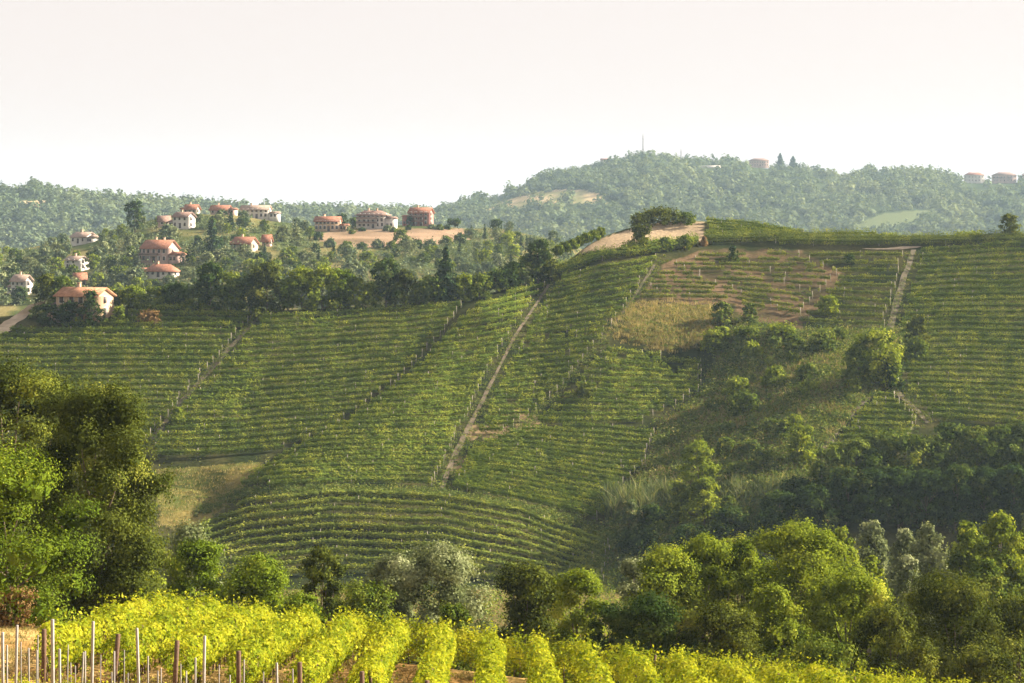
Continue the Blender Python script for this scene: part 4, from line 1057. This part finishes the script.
vhouse(245, 250, 28, 1, 'gable', 'plaster_cream', 'tile_red', 'cream house with red roof beside the dark conifer', 30, .6, cols=3, fh=3.2, rh=2.6, wing=-1)
vhouse(267, 246, 9, 1, 'gable', 'plaster_pink', 'tile_red', 'tiny pink shed right of the cream house by the spruce', 18, .7, cols=2, chimney=0, door=False)
vhouse(326, 214, 15, 1, 'gable', 'plaster_white', 'tile_red', 'distant white house with red roof above the long farm', 32, .6, cols=2)
vhouse(328, 231, 31, 2, 'gable', 'plaster_ochre', 'tile_red', 'long ochre farm building with red roof by the bare field', 12, .38, cols=6, fh=2.7, rh=2, wing=1)
vhouse(373, 228, 36, 3, 'hip', 'plaster_white', 'tile_brown', 'big three storey white villa with dark balconies above the bare field', 18, .42, cols=6, balcony=True, fh=2.5, rh=1.7, overhang=1.1, chimney=2, wing=1)
vhouse(421, 226, 28, 3, 'gable', 'plaster_red', 'tile_red', 'three storey brick red house right of the big villa', 24, .5, cols=4, fh=2.45, rh=2.4, balcony=True, wing=-1)
vhouse(22, 294, 24, 2, 'gable', 'plaster_white', 'tile_pale', 'whitewashed house low on the left behind the dirt road', 34, .6, cols=3, wing=-1)
vhouse(80, 285, 12, 1, 'gable', 'plaster_pink', 'tile_red', 'small pink house peeping over the farmhouse roof', -20, .8, cols=2, chimney=0)
def fhouse(px, py, wpx, floors, roof, wall, tile, label, rot=0, dpr=.5, **k):
    wpx *= .9; p = hit(px, py, FS); w = wpx / F * p.y; p.z += 2.4
    return house('house', p, rot, w, w * dpr, floors, roof, wall, tile, label, **k)
fhouse(759, 167, 22, 2, 'hip', 'plaster_pink', 'tile_brown', 'long pinkish building on the far hilltop right of the mast', 8, .5, cols=8, fh=3.8, rh=3)
fhouse(974, 183, 22, 2, 'hip', 'plaster_white', 'tile_red', 'white house with red roof on the far right ridge', 10, .5, cols=6, fh=4.2, rh=3.4)
fhouse(1004, 183, 26, 2, 'hip', 'plaster_pink', 'tile_brown', 'wide pink house with brown roof beside the far ridge house', 10, .6, cols=7, fh=4.2, rh=3.6, balcony=True)
fhouse(1030, 184, 16, 2, 'gable', 'plaster_cream', 'tile_red', 'cream house cut by the right edge on the far ridge', 10, .5, cols=5, fh=4)
fhouse(605, 161, 9, 1, 'gable', 'plaster_cream', 'tile_red', 'tiny cream house on the left shoulder of the far hill', 15, .7, cols=2, chimney=0)
# mast and wall on the far hilltop
def mast(px, py, h, label):
    p = hit(px, py, FS)
    b = MB()
    for sx, sy in ((-1, -1), (1, -1), (1, 1), (-1, 1)):
        b.tube([(sx * .9, sy * .9, -1), (sx * .28, sy * .28, h * .8), (sx * .2, sy * .2, h)], [.34, .26, .22], 4)
    for k in range(10):
        z = h * k / 10; s = lerp(.9, .25, k / 10); s2 = lerp(.9, .25, (k + 1) / 10); z2 = h * (k + 1) / 10
        b.tube([(-s, -s, z), (s2, -s2, z2)], [.12, .12], 3); b.tube([(s, s, z), (-s2, s2, z2)], [.12, .12], 3)
    o = link('radio_mast', None, None, p); tag(o, label, 'mast')
    link('lattice', b.mesh('lattice', M['concrete']), o)
    a = MB(); a.box(-.5, .5, -.9, -.6, h * .82, h * .95); a.tube([(0, 0, h), (0, 0, h + 3)], [.22, .12], 5); link('antenna', a.mesh('antenna', M['concrete']), o)
mast(643, 160, 33, 'tall thin radio mast on the top of the far hill')
mast(681, 165, 20, 'shorter thin mast right of the tall radio mast')
p = hit(708, 168, FS); b = MB(); b.box(-17, 17, -.3, .3, -1, 3.2); b.box(-17.1, 17.1, -.36, .36, 3.202, 3.4); tag(link('boundary_wall', b.mesh('boundary_wall', M['plaster_white']), None, p), 'low white wall on the far hilltop between mast and long building', 'wall')

# ------------------------------------------------------------------ trees of the village slope
def vt(name, px, py, W, H, kind, mat, label, group, var, n=420, leaf=.075):
    p = vil_at(px, py); p.z -= .2
    s = p.y / F
    return proto_tree(name, p, kind, W * s, H * s, mat, label, 'tree', group, var, n, leaf)
vt('pine_tree', 135, 232, 22, 32, 'round', 'leaf_dark', 'tall dark domed tree standing above the village', None, 0, 900, .06)
vt('spruce_tree', 212, 262, 24, 46, 'conifer', 'leaf_conifer', 'tall dark spruce right of the pink villa', None, 1, 900, .06)
vt('cypress_tree', 190, 264, 10, 20, 'cypress', 'leaf_dark', 'dark cypress against the pink villa side', None, 1, 500, .07)
vt('spruce_tree', 231, 232, 14, 20, 'conifer', 'leaf_conifer', 'pointed dark spruce above the cream house by the spruce', None, 2, 600, .07)
vt('round_tree', 401, 246, 18, 17, 'bush', 'leaf_mid', 'round tree in the bare field below the big villa', None, 1, 900, .06)
vt('pine_tree', 342, 222, 16, 13, 'bush', 'leaf_dark', 'dark round tree between the long farm and the big villa', None, 2, 900, .06)
vt('pine_tree', 454, 229, 15, 10, 'umbrella', 'leaf_dark', 'flat topped pine right of the brick red house', None, 1, 500, .07)
vt('round_tree', 354, 227, 12, 10, 'bush', 'leaf_mid', 'low dark tree at the left corner of the big villa', None, 0, 500, .07)
vt('round_tree', 410, 226, 9, 10, 'bush', 'leaf_dark', 'small dark tree before the brick red house', None, 1, 500, .07)
for k_, (px, py, W, H) in enumerate(((310, 236, 12, 9), (318, 240, 11, 8), (346, 231, 10, 6), (352, 234, 8, 5), (362, 231, 9, 4), (388, 231, 11, 6), (394, 232, 8, 5), (408, 230, 7, 5), (432, 229, 10, 5), (440, 230, 9, 6), (447, 230, 8, 5), (330, 247, 13, 9), (346, 249, 14, 8), (362, 249, 12, 7), (378, 248, 12, 9), (392, 249, 13, 8), (416, 248, 15, 9), (430, 248, 13, 9), (446, 246, 15, 10), (460, 243, 14, 10), (470, 238, 15, 10))):
    vt('shrub', px, py, W, H, 'bush', ('leaf_mid', 'leaf_dark', 'leaf_hazed')[k_ % 3], 'bush round the edge of the bare field below the village villas', 'bushes edging the bare field', k_ % 3, 420, .075)
rng = np.random.default_rng(5)
placed = 0; tries = 0; VPTS = []
GAPS = [VIL_FIELD, [(268, 252), (305, 248), (308, 258), (270, 260)], [(176, 230), (206, 228), (204, 242), (180, 240)]]
while placed < 297 and tries < 9000:
    tries += 1
    px = rng.uniform(-12, 640); py = rng.uniform(214, 304)
    if py < tab(px, VIL) + 1 or py > tab(px, CREST) + 2: continue
    H = rng.uniform(9, 19) * lerp(.75, 1.15, (py - 214) / 90)
    if any(inpoly(px, py, g) for g in GAPS) or any(inpoly(px, py - H * .7, g) for g in GAPS[:1]): continue
    if any(abs(px - hx) < hw / 2 + 3 and -2 < py - hy < H * .55 for hx, hy, hw, hd in HOUSES): continue
    if any(abs(px - a) < 6 and abs(py - b) < 3 for a, b in VPTS): continue
    VPTS.append((px, py)); placed += 1
    r = rng.random()
    kind = 'conifer' if r < .06 else 'poplar' if r < .14 else 'bush' if r < .6 else 'round'
    mat = ('leaf_mid', 'leaf_dark', 'leaf_lime', 'leaf_silver', 'leaf_hazed', 'leaf_hazed')[rng.integers(0, 6)] if kind != 'conifer' else 'leaf_conifer'
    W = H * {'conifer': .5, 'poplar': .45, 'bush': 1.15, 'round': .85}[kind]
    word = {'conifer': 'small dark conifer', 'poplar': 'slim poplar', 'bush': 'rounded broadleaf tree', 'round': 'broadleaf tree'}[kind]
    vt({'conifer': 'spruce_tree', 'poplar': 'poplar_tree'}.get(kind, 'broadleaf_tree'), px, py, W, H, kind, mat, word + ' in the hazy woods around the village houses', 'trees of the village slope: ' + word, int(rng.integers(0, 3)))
# scrub filling the village slope
P = []
for q in range(5200):
    px = rng.uniform(-40, 700); py = rng.uniform(214, 306)
    if py < tab(px, VIL) + 1 or any(inpoly(px, py, g) for g in GAPS): continue
    if any(abs(px - hx) < hw / 2 + 3 and -3 < py - hy < 8 for hx, hy, hw, hd in HOUSES): continue
    if fbm(px / 16, py / 8, 91) < .40: continue
    P.append(vil_at(px, py))
weeds('village_scrub', np.array(P), 26, 1.5, 2.2, .42, M['leaf_hazed'], 13)

# ------------------------------------------------------------------ the far woods, one mass
lumps = []
for k in range(8):
    r_ = np.random.default_rng(60 + k); n = 70
    v = r_.normal(size=(n, 3)); v /= np.linalg.norm(v, axis=1, keepdims=True); v[:, 2] = np.abs(v[:, 2]) * 1.0
    lum = 1 + .25 * np.sign(np.sin(v[:, 0] * 5 + k) * np.sin(v[:, 1] * 5))
    C = v * lum[:, None] * r_.uniform(.72, 1.05, (n, 1)) * np.array([.5, .5, .85]) + np.array([0, 0, .1])
    lumps.append(leaf_cards(C, v + r_.normal(size=(n, 3)) * .35, .17 * r_.uniform(.7, 1.3, n), r_))
VV, QQ, RR = [], [], []; cnt = 0
colr = np.where(np.isin(SEC, [106]))[0]
n_far = 0
while n_far < 9500:
    px = rng.uniform(-60, 1084); t = rng.random() ** 1.1
    i = int(np.clip(np.searchsorted(pxs, px), 0, NC - 1)); j = colr[int((1 - t) * (len(colr) - 1))]
    py = PYG[j, i]
    if py > 345 or (inpoly(px, py, FAR_FIELD) and rng.random() < .93): continue
    if inpoly(px, py, [(14, 206), (22, 199), (54, 199), (58, 206)]) or inpoly(px, py, [(855, 226), (880, 213), (937, 208), (942, 215), (900, 226), (875, 232)]): continue
    if any(abs(px - a) < w and -1 < py - b < 11 for a, b, w in ((759, 166, 11), (974, 182, 13), (1004, 182, 15), (708, 167, 9))): continue
    g = place(px, float(GD[j, i])); n_far += 1
    W = 7.5 + 8 * rng.random() ** 1.6; H = W * rng.uniform(.7, 1.05)
    if fbm(px / 26, py / 9, 95) < .36: W *= .6; H *= .55
    a = rng.random() * 6.28; c, s = math.cos(a), math.sin(a)
    Vl, Ql = lumps[n_far % 8]
    R = np.stack([(Vl[:, 0] * c - Vl[:, 1] * s) * W, (Vl[:, 0] * s + Vl[:, 1] * c) * W, Vl[:, 2] * H], -1) + np.array(g) - np.array([0, 0, .8])
    VV.append(R); QQ.append(Ql + cnt); cnt += len(R)
    base = np.clip(.46 + rng.normal() * .09 + (fbm(px / 40, py / 14, 97) - .5) * .5, .05, .95)
    RR.append(np.clip(base + rng.normal(size=len(Ql)) * .07, 0, 1))
tag(link('far_woodland', mesh_np('far_woodland', np.concatenate(VV), np.concatenate(QQ), None, M['leaf_hazed'], np.concatenate(RR))), None, None, None, 'stuff')
for px, py, W, H, kind, lab in ((780, 169, 13, 16, 'conifer', 'left of two pointed conifers on the far skyline'), (793, 171, 13, 15, 'conifer', 'right of two pointed conifers on the far skyline'), (34, 190, 16, 11, 'bush', 'rounded tree clump highest on the far left skyline'), (2, 195, 8, 11, 'bush', 'dark tree at the left edge of the far skyline')):
    p = hit(px, py + .5, FS); s = p.y / F
    proto_tree('spruce_tree' if kind == 'conifer' else 'broadleaf_tree', p, kind, W * s, H * s, 'leaf_conifer' if kind == 'conifer' else 'leaf_hazed', lab, 'tree', None, 1, 420, .075)

for k, (px, py, w) in enumerate(((889, 381, 2.0), (895, 380, 1.3))):
    rr_ = np.random.default_rng(k + 3); b = MB()
    b.tube([(-w * .5, 0, 0), (-w * .3, .05, .25 * w), (.1 * w, 0, .34 * w), (.4 * w, 0, .2 * w), (.52 * w, 0, .05)], [.12 * w, .38 * w, .42 * w, .34 * w, .1 * w], 9)
    b.V = [v + rr_.normal(size=v.shape) * .04 * w for v in b.V]
    tag(link('boulder', b.mesh('boulder', M['plaster_grey']), None, on_hill(px, py)), ('larger' if k == 0 else 'smaller') + ' pale boulder lying below the large bright bush by the track', 'rock')
x, y = hill_scatter(STRAW_SLOPE, 420, np.random.default_rng(8))
weeds('slope_weeds', hill_pt(x, y), 22, .6, .5, .16, M['weed'], 31)

lx = rng.uniform(195, 615, 1500); ly = np.interp(lx, [200, 240, 330, 440, 520, 575, 612], [512, 494, 490, 494, 507, 522, 540]) + rng.normal(size=1500) * 3.0
weeds('shade_band_weeds', hill_pt(lx, ly), 22, .5, .5, .15, M['weed'], 33)  # strip of weeds put in to stand for a dark green shade band
bx, by = hill_scatter([(430, 495), (460, 440), (500, 415), (560, 400), (560, 430), (500, 450), (470, 470)], 260, rng)
weeds('bare_patch_weeds', hill_pt(bx, by), 20, .5, .45, .15, M['weed'], 34)
